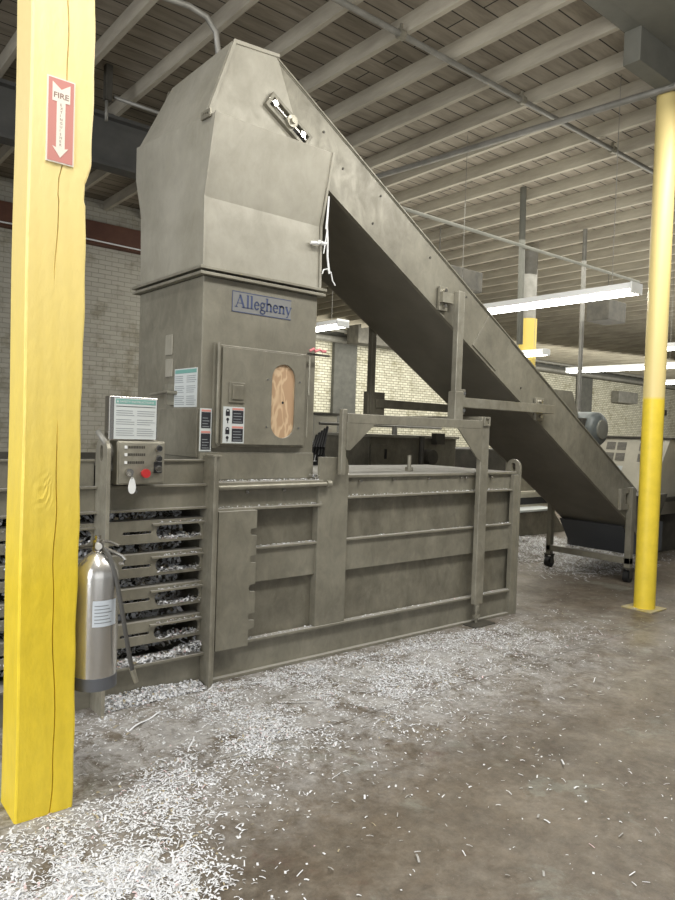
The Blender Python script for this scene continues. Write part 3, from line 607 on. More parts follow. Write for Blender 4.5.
# tail support trolley with casters
tr = part('tail_frame', MB().box(7.29, 7.36, 3.765, 3.833, .16, 1.04).box(7.29, 7.36, 4.76, 4.82, .16, .80).box(7.29, 7.36, 3.765, 4.82, .20, .27), PAINT, cvr, bevel=0.004)
part('slotted_clamp', MB().prism('XZ', [(7.11, .80), (7.28, .80), (7.28, .86), (7.21, .86), (7.21, .98), (7.28, .98), (7.28, 1.03), (7.11, 1.03)], 3.80, 3.835), STEEL, cvr, bevel=0.003)
part('tail_box', MB().prism('XZ', [(7.35, .60), (8.3, .60), (8.3, .26), (7.60, .26)], 3.90, 4.69), TAILB, cvr)
part('tail_hopper', MB().prism('XZ', [(7.70, .60), (8.3, .60), (8.5, .92), (7.70, .92)], 3.95, 4.65), DARK, cvr, bevel=.004)
for y in (3.80, 4.79):
    k_ = part('caster', MB().box(7.295, 7.355, y-.045, y-.037, .05, .15).box(7.295, 7.355, y+.037, y+.045, .05, .15).box(7.29, 7.36, y-.05, y+.05, .145, .162), DARK, tr)
    part('wheel', MB().cyl((7.325, y-.03, .0635), (7.325, y+.03, .0635), .0635, 24), BLACK, k_, smooth=True)

# ================================================================ SUPPORT FRAME over the chamber
gf = thing('support_frame', 'square-tube portal frame over the baler holding up the conveyor', 'steel frame', (4.56, 3.68, 0))
part('portal_leg', MB().box(4.50, 4.60, 3.615, 3.66, .165, 1.705), STEEL, gf, bevel=0.004)
part('portal_leg', MB().box(3.03, 3.07, 3.62, 3.66, 1.25, 1.70), STEEL, gf, bevel=0.004)
part('portal_beam', MB().box(3.07, 4.50, 3.61, 3.66, 1.605, 1.672), PAINT, gf, bevel=0.004)
part('portal_beam', MB().box(4.15, 4.60, 4.75, 4.83, 1.62, 1.70), PAINTD, gf, bevel=0.004)
part('gusset', MB().prism('XZ', [(4.505, 1.61), (4.505, 1.34), (4.46, 1.36), (4.20, 1.61)], 3.612, 3.624), PAINT, gf, bevel=.002)
part('gusset', MB().prism('XZ', [(3.065, 1.61), (3.065, 1.42), (3.10, 1.42), (3.33, 1.61)], 3.612, 3.624), PAINT, gf, bevel=.002)
ct = MB().prism('XZ', [(4.515, 1.630), (4.59, 1.630), (4.59, 1.705), (4.515, 1.705)], 3.60, 4.83, holes=[[(4.53, 1.645), (4.575, 1.645), (4.575, 1.690), (4.53, 1.690)]])
part('cross_tube', ct, STEEL, gf, bevel=0.002)
part('tube_bore', MB().box(4.531, 4.574, 3.63, 3.64, 1.646, 1.689), BLACK, gf)
for y, mt in ((3.74, STEEL), (4.755, PAINTD)):
    part('conveyor_post', MB().box(4.275, 4.345 if y < 4 else 4.33, y-.028, y+.028, 1.695 if y > 4 else 1.672, 2.70 if y < 4 else 2.52), mt, gf, bevel=0.006)
    part('conveyor_arm', MB().box(4.345, 5.66, y-.03, y+.03, 1.775, 1.855), mt, gf, bevel=0.004)
part('post_sleeve', MB().box(4.262, 4.362, 3.70, 3.78, 1.672, 1.90), STEEL, gf, bevel=0.005)
part('post_sleeve', MB().box(4.255, 4.47, 4.74, 4.80, 1.70, 1.92), PAINTD, gf, bevel=0.005)
for (x0, x1, z0, z1) in ((4.14, 4.24, 2.54, 2.73), (4.42, 4.50, 1.72, 1.93), (5.50, 5.62, 1.71, 1.92)):
    cpl = part('clamp_plate', MB().box(x0, x1, 3.80, 3.825, z0, z1), STEEL, gf, bevel=0.003)
    for z in (z0+.035, z1-.035): part('bolt', MB().cyl(((x0+x1)/2, 3.80, z), ((x0+x1)/2, 3.775, z), .017, 6), CHROME, cpl)
part('clamp_plate', MB().box(4.14, 4.28, 3.765, 3.80, 2.60, 2.68), STEEL, gf)
part('foot_plate', MB().box(4.42, 4.68, 3.54, 3.73, 0, .012), DARK, gf, bevel=0.003)
part('screw_jack', MB().cyl((4.55, 3.637, .012), (4.55, 3.637, .12), .014).cyl((4.55, 3.637, .05), (4.55, 3.637, .075), .032, 6).cyl((4.55, 3.637, .105), (4.55, 3.637, .165), .022, 20), STEEL, gf, smooth=True)

# ================================================================ YELLOW POSTS
def timber():
    mb = MB(); x0, x1, y0, y1 = .758, .975, 2.78, 2.985; NU, NZ = 34, 300; rr = random.Random(3); zt = 5.0
    def crack(z): return .56+.05*math.sin(z*1.9+.6)+.03*math.sin(z*5.3)+.012*math.sin(z*17)
    def wid(z): return max(0.0, .8*math.sin(z*2.3+.4)+.5*math.sin(z*6.1)+.75)
    vs_ = []; 
    for j in range(NZ+1):
        z = zt*j/NZ; ex = (.017 if z > 2.56 else (0.0 if z < 2.5 else .017*(z-2.5)/.06)); xr = x1+ex+.0025*math.sin(z*7)+.0015*math.sin(z*23)
        if 2.40 < z < 2.5: xr -= .006
        xl = x0+.002*math.sin(z*5)
        c_ = crack(z); us = [i/NU for i in range(NU+1)]
        ci = min(range(NU+1), key=lambda i: abs(us[i]-c_)); us[ci] = c_; us[ci-1] = c_-.011; us[ci+1] = c_+.011
        for i, u in enumerate(us):
            d = 0.0
            if i == ci: d = .016*min(1, wid(z))
            d += .0005*math.sin(u*23+z*4)+.0004*math.sin(z*31+u*11)
            kx, kz = u-.36, z-1.28           # knot
            kr = math.hypot(kx*.21, kz*.55)
            if kr < .05: d += .0022*math.sin(kr*330+kx*30)*(1-kr/.05)
            if i in (0, NU): d = .004
            vs_.append((xl+(xr-xl)*u, y0+d, z))
        vs_.append((xr+.002, y0+.008, z)); vs_.append((xr, y1, z)); vs_.append((xl, y1, z)); vs_.append((xl-.002, y0+.008, z))
    W = NU+5; fs_ = []
    for j in range(NZ):
        for i in range(W): i2 = (i+1) % W; fs_.append((j*W+i, j*W+i2, (j+1)*W+i2, (j+1)*W+i))
    fs_ += [tuple(range(W))[::-1], tuple(range(NZ*W, (NZ+1)*W))]
    return mb.add(vs_, fs_)
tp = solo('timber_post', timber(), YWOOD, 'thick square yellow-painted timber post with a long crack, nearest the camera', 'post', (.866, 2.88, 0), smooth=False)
es = thing('fire_extinguisher_sign', 'faded red sign with a white down arrow on the yellow timber post', 'sign', (.866, 2.779, 2.53))
part('sign_panel', MB().box(.815, .919, 2.7735, 2.7785, 2.535, 2.855), SIGNW, es)
part('sign_field', MB().box(.820, .914, 2.7722, 2.7735, 2.540, 2.850), SIGNR, es)
ax = .867
ar = MB().prism('XZ', [(ax, 2.556), (ax+.030, 2.596), (ax+.016, 2.592), (ax+.016, 2.765), (ax+.033, 2.765), (ax+.033, 2.836), (ax, 2.812), (ax-.033, 2.836), (ax-.033, 2.765), (ax-.016, 2.765), (ax-.016, 2.592), (ax-.030, 2.596)][::-1], 2.7710, 2.7722)
part('arrow', ar, SIGNW, es)
t = text('FIRE', .021, (ax-.028, 2.7708, 2.778), (1, 0, 0), (0, 0, 1), (0, -1, 0), bold=.02, depth=.0, width=.056)
for i, ch in enumerate('EXTINGUISHER'):
    merge(t, text(ch, .010, (ax-.0035, 2.7708, 2.750-i*.0137), (1, 0, 0), (0, 0, 1), (0, -1, 0), bold=.01, depth=0.0))
part('lettering', t, SIGNT, es)

sc = thing('steel_column', 'round yellow-painted steel column on a square base plate, right side', 'column', (6.31, 3.10, 0))
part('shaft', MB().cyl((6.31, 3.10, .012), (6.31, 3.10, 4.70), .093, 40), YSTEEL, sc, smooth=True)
part('base_plate', MB().box(6.17, 6.46, 2.96, 3.25, 0, .014), YDUST, sc, bevel=.003)
part('cap_plate', MB().box(6.16, 6.46, 2.98, 3.22, 4.69, 4.71), GIRD, sc)
fc = thing('steel_column', 'far yellow column standing beyond the conveyor and the long lit lamp', 'column', (11.0, 7.85, 0))
part('shaft', MB().cyl((11.0, 7.85, 0.01), (11.0, 7.85, 3.75), .16, 28), YOLD, fc, smooth=True)
part('upper_shaft', MB().cyl((11.0, 7.85, 3.75), (11.0, 7.85, 5.0), .13, 28), GALV, fc, smooth=True, label='grey unpainted top of the column')
part('base_plate', MB().box(10.7, 11.3, 7.6, 8.1, 0, .014), YSTEEL, fc)

# ================================================================ EXTINGUISHER
ex = thing('fire_extinguisher', 'silver stainless fire extinguisher hung on the yellow timber post', 'fire extinguisher', (1.105, 2.915, .405))
C0 = (1.105, 2.915, 0.405)
part('cylinder', MB().lathe(C0, [(.080, .055), (.0885, .06), (.0885, .50), (.084, .525), (.070, .556), (.045, .585), (.022, .60), (.020, .61)]), STAINL, ex, smooth=True)
part('skirt', MB().lathe(C0, [(.086, .034), (.0895, .036), (.0895, .088), (.088, .089)]), BAND, ex, smooth=True, label='grey plastic skirt')
vv = part('valve', MB().cyl((1.105, 2.915, 1.005), (1.105, 2.915, 1.055), .021).box(1.087, 1.123, 2.895, 2.935, 1.01, 1.045).cyl((1.105, 2.915, 1.05), (1.105, 2.915, 1.072), .013), CHROME, ex, smooth=True)
hn = MB().tube([(1.12, 2.905, 1.022), (1.155, 2.885, 1.005), (1.19, 2.87, .985), (1.203, 2.865, .970), (1.198, 2.865, .955), (1.18, 2.872, .955)], .008, 8)
part('carry_handle', hn, CHROME, vv, smooth=True)
part('squeeze_lever', MB().tube([(1.112, 2.91, 1.05), (1.15, 2.89, 1.045), (1.18, 2.875, 1.028)], .006, 8), CHROME, vv, smooth=True)
part('gauge', MB().cyl((1.10, 2.895, 1.03), (1.097, 2.883, 1.03), .014), WHITE, vv, smooth=True)
part('discharge_hose', MB().tube([(1.12, 2.885, 1.02), (1.135, 2.86, .99), (1.155, 2.835, .90), (1.172, 2.82, .80), (1.192, 2.815, .68), (1.215, 2.82, .57), (1.235, 2.83, .50)], .0095, 12), HOSE, ex, smooth=True)
part('nozzle', MB().tube([(1.233, 2.829, .505), (1.255, 2.835, .445)], .013, 12, True, .010), STEEL, ex, smooth=True)
lb = MB(); vs_ = []; a0, a1 = math.radians(-142), math.radians(-62)
def shell(z0, z1, a0, a1, r, n=14):
    m = MB(); vv_ = [(C0[0]+r*math.cos(a0+(a1-a0)*i/n), C0[1]+r*math.sin(a0+(a1-a0)*i/n), z) for z in (z0, z1) for i in range(n+1)]
    return m.add(vv_, [(i, i+1, n+2+i, n+1+i) for i in range(n)])
lbl = part('label', shell(.708, .815, math.radians(-120), math.radians(-52), .0893), PAPERB, ex, label='pale blue printed label')
for i in range(6): part('text_line', shell(.722+i*.014, .726+i*.014, math.radians(-115), math.radians(-68-5*(i % 3)), .0896), INK, lbl)
part('wall_strap', MB().box(.976, 1.03, 2.93, 2.95, .84, .93).box(.976, .986, 2.87, 2.97, .80, .98), WHITE, ex, bevel=.003)
ex.location = (1.086, 2.868, .412)
hk = MB().box(.976, .984, 2.88, 2.93, .98, 1.05).tube([(.98, 2.905, 1.03), (1.05, 2.91, 1.03), (1.09, 2.915, 1.028)], .006, 8)
solo('hanging_bracket', hk, DARK, 'small dark hook bracket on the timber post behind the silver extinguisher', 'bracket', (.98, 2.905, .98))

# ================================================================ LAMPS
def lamp(x, y0, y1, z, label, tubes=2):
    t = thing('fluorescent_lamp', label, 'lamp', (x, (y0+y1)/2, z), 'hanging fluorescent lamps')
    part('housing', MB().prism('XZ', [(x-.11, z+.03), (x+.11, z+.03), (x+.06, z+.10), (x-.06, z+.10)][::-1], y0, y1), WHITE, t, bevel=.004)
    part('end_cap', MB().box(x-.11, x+.11, y0-.012, y0, z-.01, z+.10), WHITE, t, bevel=.004)
    part('end_cap', MB().box(x-.11, x+.11, y1, y1+.012, z-.01, z+.10), WHITE, t, bevel=.004)
    for dx in (-.055, .055): part('tube', MB().cyl((x+dx, y0, z+.008), (x+dx, y1, z+.008), .019, 12), TUBE, t, smooth=True)
    for y in (y0+.25, y1-.25): part('hanger', MB().cyl((x, y, z+.1), (x, y, 5.22), .004, 6), GALV, t)
lamp(6.5, 3.42, 5.86, 2.98, 'long lit fluorescent lamp hanging nearest, right above the conveyor')
lamp(6.2, 7.48, 9.9, 3.0, 'short-looking lit lamp seen between the tower and conveyor belly')
lamp(10.5, 7.1, 9.5, 3.0, 'small lit lamp directly beneath the far yellow column')
lamp(10.95, 2.85, 5.25, 3.0, 'lit lamp just showing at the right picture edge, upper of the two')
lamp(13.6, 6.15, 8.6, 3.0, 'lit lamp hanging low before the white brick wall, left of the yellow column')
lamp(17.4, 5.8, 8.25, 3.0, 'lower far lit lamp at the right edge behind the yellow column')

# ================================================================ OVERHEAD PIPES
def pipe(name, pts, r, label, cat, m=GALV, base=None):
    return solo(name, MB().tube(pts, r, 10), m, label, cat, base or pts[0], smooth=True)
pc = thing('ceiling_conduit', 'long straight grey conduit run under the joists above the conveyor', 'conduit', (3.4, 4.36, 4.93))
part('pipe', MB().cyl((-2, 4.36, 4.93), (14, 4.36, 4.93), .026, 12), GALV, pc, smooth=True)
for x in (4.15, 5.85, 7.6, 9.6):
    part('pipe_clamp', MB().cyl((x-.03, 4.36, 4.93), (x+.03, 4.36, 4.93), .045, 12).box(x-.012, x+.012, 4.35, 4.37, 4.95, 5.02), STEEL, pc)
pipe('ceiling_pipe', [(6.20, 2.96, 4.70), (5.85, 5.46, 4.66), (5.5, 7.7, 4.62)], .032, 'thick grey pipe slanting away from the top of the right yellow column', 'pipe')
sp = thing('sprinkler_pipe', 'thin grey pipe run with drops hanging across the far hall', 'pipe', (6.5, 6.2, 4.3))
part('pipe', MB().cyl((5.6, 6.2, 4.30), (11.6, 6.05, 4.28), .022, 10), GIRD, sp, smooth=True)
pipe('drop_pipe', [(8.44, 6.2, 5.151), (8.50, 6.2, 2.9)], .045, 'grey vertical pipe drop above the left end of the long lamp', 'pipe', GIRD)
pipe('drop_pipe', [(10.1, 6.2, 4.9), (10.15, 6.2, 0.0)], .035, 'pale vertical pipe passing behind the long lamp down to the motor', 'pipe')
pipe('wall_pipe', [(8.0, YB-.5, 4.72), (XR, YB-.5, 4.72)], .11, 'horizontal grey pipe along the top of the back wall', 'pipe')
pipe('wall_pipe', [(8.0, YB-1, 4.95), (XR, YB-1, 4.95)], .06, 'thinner grey pipe just above the thick wall pipe', 'pipe')
pipe('wall_cable', [(0, YW-.3, 4.37), (3.5, YW-.3, 4.42), (5, YW-.3, 4.40), (8, YW-.3, 4.33)], .012, 'pale cable strung beneath the red-brown header', 'cable', WHITE)
pipe('hood_hose', [(2.56, 4.62, 3.80), (2.56, 4.62, 4.10), (2.55, 4.61, 4.28), (2.52, 4.60, 4.42), (2.44, 4.60, 4.50), (2.30, 4.60, 4.52), (2.1, 4.60, 4.50), (1.6, 4.62, 4.62), (1.2, 4.65, 4.99)], .022, 'bent grey pipe arching from the ceiling onto the hood top', 'pipe')
pb = thing('junction_box', 'small junction box on the joist above left of the hood', 'junction box', (2.66, 7.05, 4.80))
part('box', MB().box(2.62, 2.69, 7.0, 7.08, 4.80, 5.149), DARK, pb, bevel=.006)
part('conduit_stub', MB().cyl((2.72, 7.05, 4.86), (4.6, 7.05, 4.84), .02, 8).cyl((2.65, 7.05, 4.8), (2.65, 7.05, 4.6), .018, 8), GALV, pb, smooth=True)
hb = thing('unit_heater', 'dark boxy duct unit hung from the roof left of the long lamp', 'heater', (9.3, 8.0, 3.9))
part('casing', MB().box(8.6, 9.7, 7.9, 8.7, 4.05, 4.4), DARK, hb, bevel=.02); part('hanger', MB().cyl((9, 8.3, 4.4), (9, 8.3, 5.151), .012, 6), GALV, hb)
hb = thing('unit_heater', 'small dark heater box hung beside the right yellow column far off', 'heater', (11.6, 6.6, 3.7))
part('casing', MB().box(13.2, 13.9, 7.5, 8.0, 4.0, 4.42), DARK, hb, bevel=.02); part('hanger', MB().cyl((13.5, 7.7, 4.4), (13.5, 7.7, 5.151), .012, 6), GALV, hb)
hb = thing('unit_heater', 'grey heater box fixed high on the white brick wall', 'heater', (35.2, YB-.3, 4.2))
part('casing', MB().box(34.6, 36.6, YB-.45, YB-.001, 3.55, 4.15), GALV, hb, bevel=.02)
hb = thing('unit_heater', 'dark duct box on the back wall behind the lamp by the tower', 'heater', (16, YB-1, 4.7))
part('casing', MB().box(15.2, 18.8, YB-1.8, YB-1.2, 4.5, 5.151), DARK, hb, bevel=.02)
for (x, z, lab) in ((40.6, 3.25, 'small dark box on the brick wall near the right edge'),):
    solo('switch_box', MB().box(x-.18, x+.18, YB-.08, YB, z-.16, z+.16), DARK, lab, 'switch box', (x, YB-.03, z))

# ================================================================ BACKGROUND MACHINES
pu = thing('power_unit', 'long low khaki tank cabinet with a pale lid behind the baler chamber', 'machine', (5.4, 5.6, 0))
part('cabinet', MB().box(4.72, 6.05, 5.22, 6.0, .1, 1.50), PAINTD, pu, bevel=.006)
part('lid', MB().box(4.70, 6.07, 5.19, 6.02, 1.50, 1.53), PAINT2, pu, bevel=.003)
part('cabinet_foot', MB().box(4.8, 6.1, 5.3, 5.9, 0, .1), DARK, pu)
dz = part('door', MB().box(4.74, 4.98, 5.205, 5.221, .15, 1.43), PAINTD, pu, bevel=.004)
part('door_handle', MB().box(4.93, 4.95, 5.19, 5.206, 1.28, 1.38), BLACK, dz)
part('pump', MB().cyl((5.55, 5.10, 1.30), (5.55, 5.22, 1.30), .08).box(5.62, 5.75, 5.12, 5.2, 1.44, 1.56).cyl((5.42, 5.15, 1.2), (5.42, 5.15, 1.52), .03), DARK, pu, smooth=True)
part('air_pipe', MB().cyl((4.3, 5.5, 1.62), (6.1, 5.5, 1.62), .015).cyl((5.35, 5.5, 1.50), (5.35, 5.5, 1.62), .03), GALV, pu, smooth=True)
dm = thing('hydraulic_press', 'dark bulky machine in shadow beyond the tank cabinet', 'machine', (7.2, 6.6, 0))
part('housing', MB().box(6.25, 8.3, 6.2, 6.9, 0, 1.37).box(6.25, 6.6, 6.2, 6.8, 1.28, 1.5), DARK, dm, bevel=.02)
part('motor_casing', MB().cyl((6.9, 6.15, 1.0), (6.9, 6.3, 1.0), .2), GIRD, dm, smooth=True)
bc = thing('cabinet', 'narrow beige cabinet seen between the tower and the portal frame', 'cabinet', (4.9, 6.3, 0))
part('body', MB().box(4.66, 4.98, 6.05, 6.6, 0, 1.72), BEIGE, bc, bevel=.006)
part('top_trim', MB().box(4.64, 5.00, 6.03, 6.62, 1.72, 1.745), DARK, bc)
vb = thing('valve_block', 'dark hydraulic valve block with white-tipped hoses beside the beige cabinet', 'machine', (4.0, 4.9, 0))
part('block', MB().box(3.72, 3.95, 4.95, 5.15, 0, 1.45), BLACK, vb, bevel=.01)
for i in range(5):
    part('hose', MB().tube([(3.76+.035*i, 4.93, 1.28), (3.77+.03*i, 4.90, 1.40), (3.82+.03*i, 4.92, 1.50+.02*i), (3.88+.02*i, 5.0, 1.44)], .012, 8), BLACK, vb, smooth=True)
part('fitting', MB().box(3.74, 3.84, 4.93, 4.95, 1.27, 1.33).box(3.86, 3.92, 4.93, 4.95, 1.33, 1.38).box(3.75, 3.80, 4.93, 4.95, 1.42, 1.45), WHITE, vb)
sm = thing('shredder', 'beige sloping-fronted shredder with four vent grilles behind the yellow column', 'machine', (9.6, 4.8, 0))
fv = [(9.30, 4.22, 1.60), (9.30, 5.75, 1.60), (8.98, 5.55, .40), (8.98, 4.50, .40)]
sf = MB().add([(9.30, 4.32, 1.58), (9.30, 5.80, 1.58), (9.0, 5.60, .55), (9.0, 4.50, .55), (10.4, 4.32, 1.58), (10.4, 5.80, 1.58), (10.4, 5.6, .55), (10.4, 4.5, .55)], [(0, 1, 2, 3), (4, 7, 6, 5), (0, 4, 5, 1), (1, 5, 6, 2), (2, 6, 7, 3), (3, 7, 4, 0)])
hop = part('hopper', sf, BEIGE, sm, bevel=.005)
part('rim', MB().box(9.27, 10.43, 4.29, 5.83, 1.58, 1.61), DARK, sm, bevel=.003)
def face(y, z): return 9.0+.3*(z-.55)/1.03
for (ya, yb) in ((5.20, 5.07), (5.04, 4.91), (4.72, 4.60), (4.58, 4.48)):
    for (za, zb) in ((1.42, 1.53), (1.27, 1.38)):
        g_ = MB(); n_ = 6
        for i in range(n_):
            z0_, z1_ = za+(zb-za)*i/n_, za+(zb-za)*(i+.8)/n_
            sh_ = (1.5-(za+zb)/2)*.25
            g_.add([(face(0, z0_)-.006, ya-sh_*0, z0_), (face(0, z0_)-.006, yb, z0_), (face(0, z1_)-.006, yb, z1_), (face(0, z1_)-.006, ya, z1_),
                    (face(0, z0_)+.004, ya, z0_), (face(0, z0_)+.004, yb, z0_), (face(0, z1_)+.004, yb, z1_), (face(0, z1_)+.004, ya, z1_)], [(0, 1, 2, 3), (4, 7, 6, 5), (0, 4, 5, 1), (1, 5, 6, 2), (2, 6, 7, 3), (3, 7, 4, 0)])
        part('vent_grille', g_, MESHG, hop)
pq = MB()
for za, zb, m_ in ((1.08, 1.20, 0),): pq.add([(face(0, za)-.008, 5.02, za), (face(0, za)-.008, 4.92, za), (face(0, zb)-.008, 4.90, zb), (face(0, zb)-.008, 5.0, zb)], [(0, 1, 2, 3)])
part('label', pq, PAPER, hop)
part('frame', MB().box(9.0, 9.1, 4.36, 4.46, 0, 1.55).box(9.9, 10.0, 4.36, 4.46, 0, 1.55).box(9.0, 9.1, 5.5, 5.6, 0, .6).box(9.0, 10.0, 4.36, 4.46, .75, .80).box(9.2, 10.3, 4.6, 5.5, 0, .58), DARK, sm)
yv = thing('yellow_valve', 'yellow machine fitting at the right edge beside the beige shredder', 'machine', (9.6, 4.1, 0))
part('stand', MB().box(9.5, 9.9, 3.95, 4.16, 0, 1.2), DARK, yv, bevel=.01)
part('fitting', MB().cyl((9.48, 4.02, 1.30), (9.48, 4.2, 1.30), .07).box(9.4, 9.9, 3.95, 4.1, 1.2, 1.36), YSTEEL, yv, smooth=True)
lbx = thing('feed_table', 'low khaki machine base with pale ledge under the conveyor', 'machine', (9.8, 6.9, 0))
part('base', MB().prism('XZ', [(8.2, 0), (10.4, 0), (10.0, .38), (8.2, .38)], 6.5, 7.3), PAINTD, lbx, bevel=.01)
part('ledge', MB().box(8.15, 10.05, 6.46, 7.3, .38, .41), PAPER, lbx)
part('upper_box', MB().box(9.25, 10.4, 6.8, 7.3, .41, .64).box(9.3, 10.4, 6.78, 6.82, .62, .66), BEIGE, lbx)
part('back_panel', MB().box(8.5, 10.6, 7.05, 7.2, .41, 1.15), PAINT, lbx, bevel=.01)
part('slot', MB().box(9.3, 10.3, 6.79, 6.801, .45, .56), BLACK, lbx)
solo('cardboard_box', MB().box(8.75, 9.12, 6.55, 6.8, .411, .70), PAPER, 'white box standing on the low machine ledge behind the baler end', 'box', (8.93, 6.67, .411), bevel=.005)

# wire and string hanging at the hood's right edge
ws = MB().tube([(2.915, 3.71, 3.12), (2.92, 3.72, 3.02), (2.915, 3.72, 2.93), (2.925, 3.72, 2.84), (2.93, 3.72, 2.72), (2.95, 3.72, 2.61)], .007, 8)
ws.tube([(2.915, 3.71, 3.10), (2.90, 3.70, 2.98), (2.90, 3.71, 2.90)], .005, 8).tube([(2.92, 3.72, 2.90), (2.89, 3.70, 2.80), (2.88, 3.70, 2.73)], .004, 6)
ws.tube([(2.89, 3.72, 2.60), (2.90, 3.72, 2.63), (2.93, 3.72, 2.64), (2.965, 3.72, 2.62), (2.98, 3.72, 2.57), (3.005, 3.72, 2.54)], .0045, 6)
solo('hanging_wire', ws, WHITE, 'white string and hooked wire dangling at the right edge of the hood', 'wire', (2.93, 3.72, 2.55), smooth=True)
rb = MB()
rb.add([(2.78, 3.68, 2.085), (2.83, 3.672, 2.10), (2.83, 3.672, 2.065), (2.78, 3.68, 2.05)], [(0, 1, 2, 3)])
rb = MB().tube([(2.775, 3.676, 2.07), (2.80, 3.668, 2.085), (2.82, 3.676, 2.07), (2.85, 3.668, 2.085), (2.88, 3.676, 2.075), (2.91, 3.68, 2.08)], .009, 8)
solo('ribbon', rb, PINK, 'pink ribbon tied on the latch at the access door corner', 'ribbon', (2.84, 3.675, 2.06), smooth=True)

# ================================================================ PAPER
def field(n, dens, smin, smax, seed, thick=.004):
    """scatter by rejection on a density map over the floor"""
    rr = random.Random(seed); mb = MB(); k = 0
    xa, xb, ya, yb, fn, mx = dens
    while k < n:
        x, y = rr.uniform(xa, xb), rr.uniform(ya, yb); d = fn(x, y)
        if rr.random()*mx > d: continue
        k += 1
        L = rr.uniform(smin, smax)*(1 if rr.random() > .06 else 2.3); W = min(L*.9, rr.choice((.0022, .003, .004, .005, .008)))
        a = rr.uniform(0, 2*PI); z = .0015+rr.random()*thick*min(1.0, d)**1.5
        til = rr.uniform(-.35, .35)*min(1, .3+d)
        dx, dy = math.cos(a), math.sin(a); ex_, ey_ = -dy*W/2, dx*W/2; h_ = abs(til)*L/2; q = rr.uniform(0, .18)*L
        t_ = rr.random(); mb.cur = 0 if t_ < .78 else (1 if t_ < .95 else (2 if t_ < .965 else 3))
        zz = z+h_
        A_ = (x-dx*L/2, y-dy*L/2, zz-til*L/2); B_ = (x, y, zz+q); C_ = (x+dx*L/2, y+dy*L/2, zz+til*L/2)
        mb.add([(A_[0]-ex_, A_[1]-ey_, A_[2]), (A_[0]+ex_, A_[1]+ey_, A_[2]), (B_[0]+ex_, B_[1]+ey_, B_[2]), (C_[0]+ex_, C_[1]+ey_, C_[2]), (C_[0]-ex_, C_[1]-ey_, C_[2]), (B_[0]-ex_, B_[1]-ey_, B_[2])], [(0, 5, 2, 1), (5, 4, 3, 2)])
    return mb
def G(x, y, cx, cy, sx_, sy_, a=0):
    dx, dy = x-cx, y-cy; c_, s_ = math.cos(a), math.sin(a); u = dx*c_+dy*s_; v_ = -dx*s_+dy*c_
    return math.exp(-.5*((u/sx_)**2+(v_/sy_)**2))
_h = {}
def vn(x, y, s):
    x *= s; y *= s; i, j = math.floor(x), math.floor(y); fx, fy = x-i, y-j; fx = fx*fx*(3-2*fx); fy = fy*fy*(3-2*fy)
    def h(a, b_):
        k_ = (a, b_, s)
        if k_ not in _h: _h[k_] = random.Random(a*7919+b_*104729+int(s*13)).random()
        return _h[k_]
    return (h(i, j)*(1-fx)+h(i+1, j)*fx)*(1-fy)+(h(i, j+1)*(1-fx)+h(i+1, j+1)*fx)*fy
def band(x, y):
    if y > 3.66: return 0
    f = max(0, 1-abs(y-3.48)/.20)*.50*(1 if x < 3.6 else max(.10, 1-(x-3.6)/2.0))
    f += .9*G(x, y, 1.75, 3.55, .40, .07)                      # drift at the slats' foot
    f += .55*G(x, y, 1.75, 2.80, .38, .22, .1)+.36*G(x, y, 2.5, 2.95, .55, .22, .05)
    f += .22*G(x, y, 3.3, 3.1, .9, .22, 0)
    v = vn(x, y, 3)*.5+vn(x, y, 8)*.35+vn(x, y, 19)*.25
    return f*max(.08, (v-.40)*3.6)
solo('paper_shreds', field(20000, (1.0, 5.6, 2.1, 3.68, band, 1.6), .006, .022, 11), SHRED, 'white paper shreds drifted along the foot of the baler', 'paper shreds', (2.5, 3.3, 0), kind='stuff')
def corner(x, y):
    v = vn(x, y, 7)*.5+vn(x, y, 17)*.4
    return (G(x, y, .82, 2.25, .20, .10, -.6)+.6*G(x, y, 1.08, 2.25, .09, .05, .2)+.10*G(x, y, .8, 2.6, .25, .12)+.05*G(x, y, 1.2, 2.6, .2, .15))*max(.06, (v-.2)*2.4)
solo('paper_shreds', field(14000, (.3, 1.7, 1.8, 2.78, corner, 1.5), .006, .022, 12, .010), SHRED, 'dense pile of paper shreds on the floor before the timber post', 'paper shreds', (.9, 2.3, 0), kind='stuff')
def sparse(x, y): return .25+.7*G(x, y, 2.3, 2.6, .9, .4)
solo('paper_specks', field(1500, (.4, 8.5, .8, 4.2, lambda x, y: sparse(x, y) if not (1.2 < x < 5.2 and y > 3.5) and not (x > 6.9 and y > 3.8) else 0, 1), .005, .016, 13), SHRED, 'stray paper specks scattered thinly over the open concrete floor', 'paper scraps', (3, 2, 0), kind='stuff')
def back(x, y): return (G(x, y, 8.6, 6.0, .9, .45, -.6)+G(x, y, 8.2, 5.0, .6, .35, -.5)+.8*G(x, y, 7.9, 4.5, .5, .3))*(.2+vn(x, y, 6))
solo('paper_shreds', field(10000, (6.6, 10.4, 4.05, 6.48, back, 1.2), .02, .08, 14, .08), SHRED, 'heap of paper waste on the floor under the tail of the conveyor', 'paper shreds', (8.4, 5.2, 0), kind='stuff')
solo('paper_flakes', field(260, (1.2, 6.5, .9, 3.4, lambda x, y: .35+G(x, y, 2.4, 2.2, 1.0, .6), 1.3), .014, .034, 33), SHRED, 'larger white paper flakes scattered over the bare concrete in front', 'paper scraps', (3, 2, 0), kind='stuff')
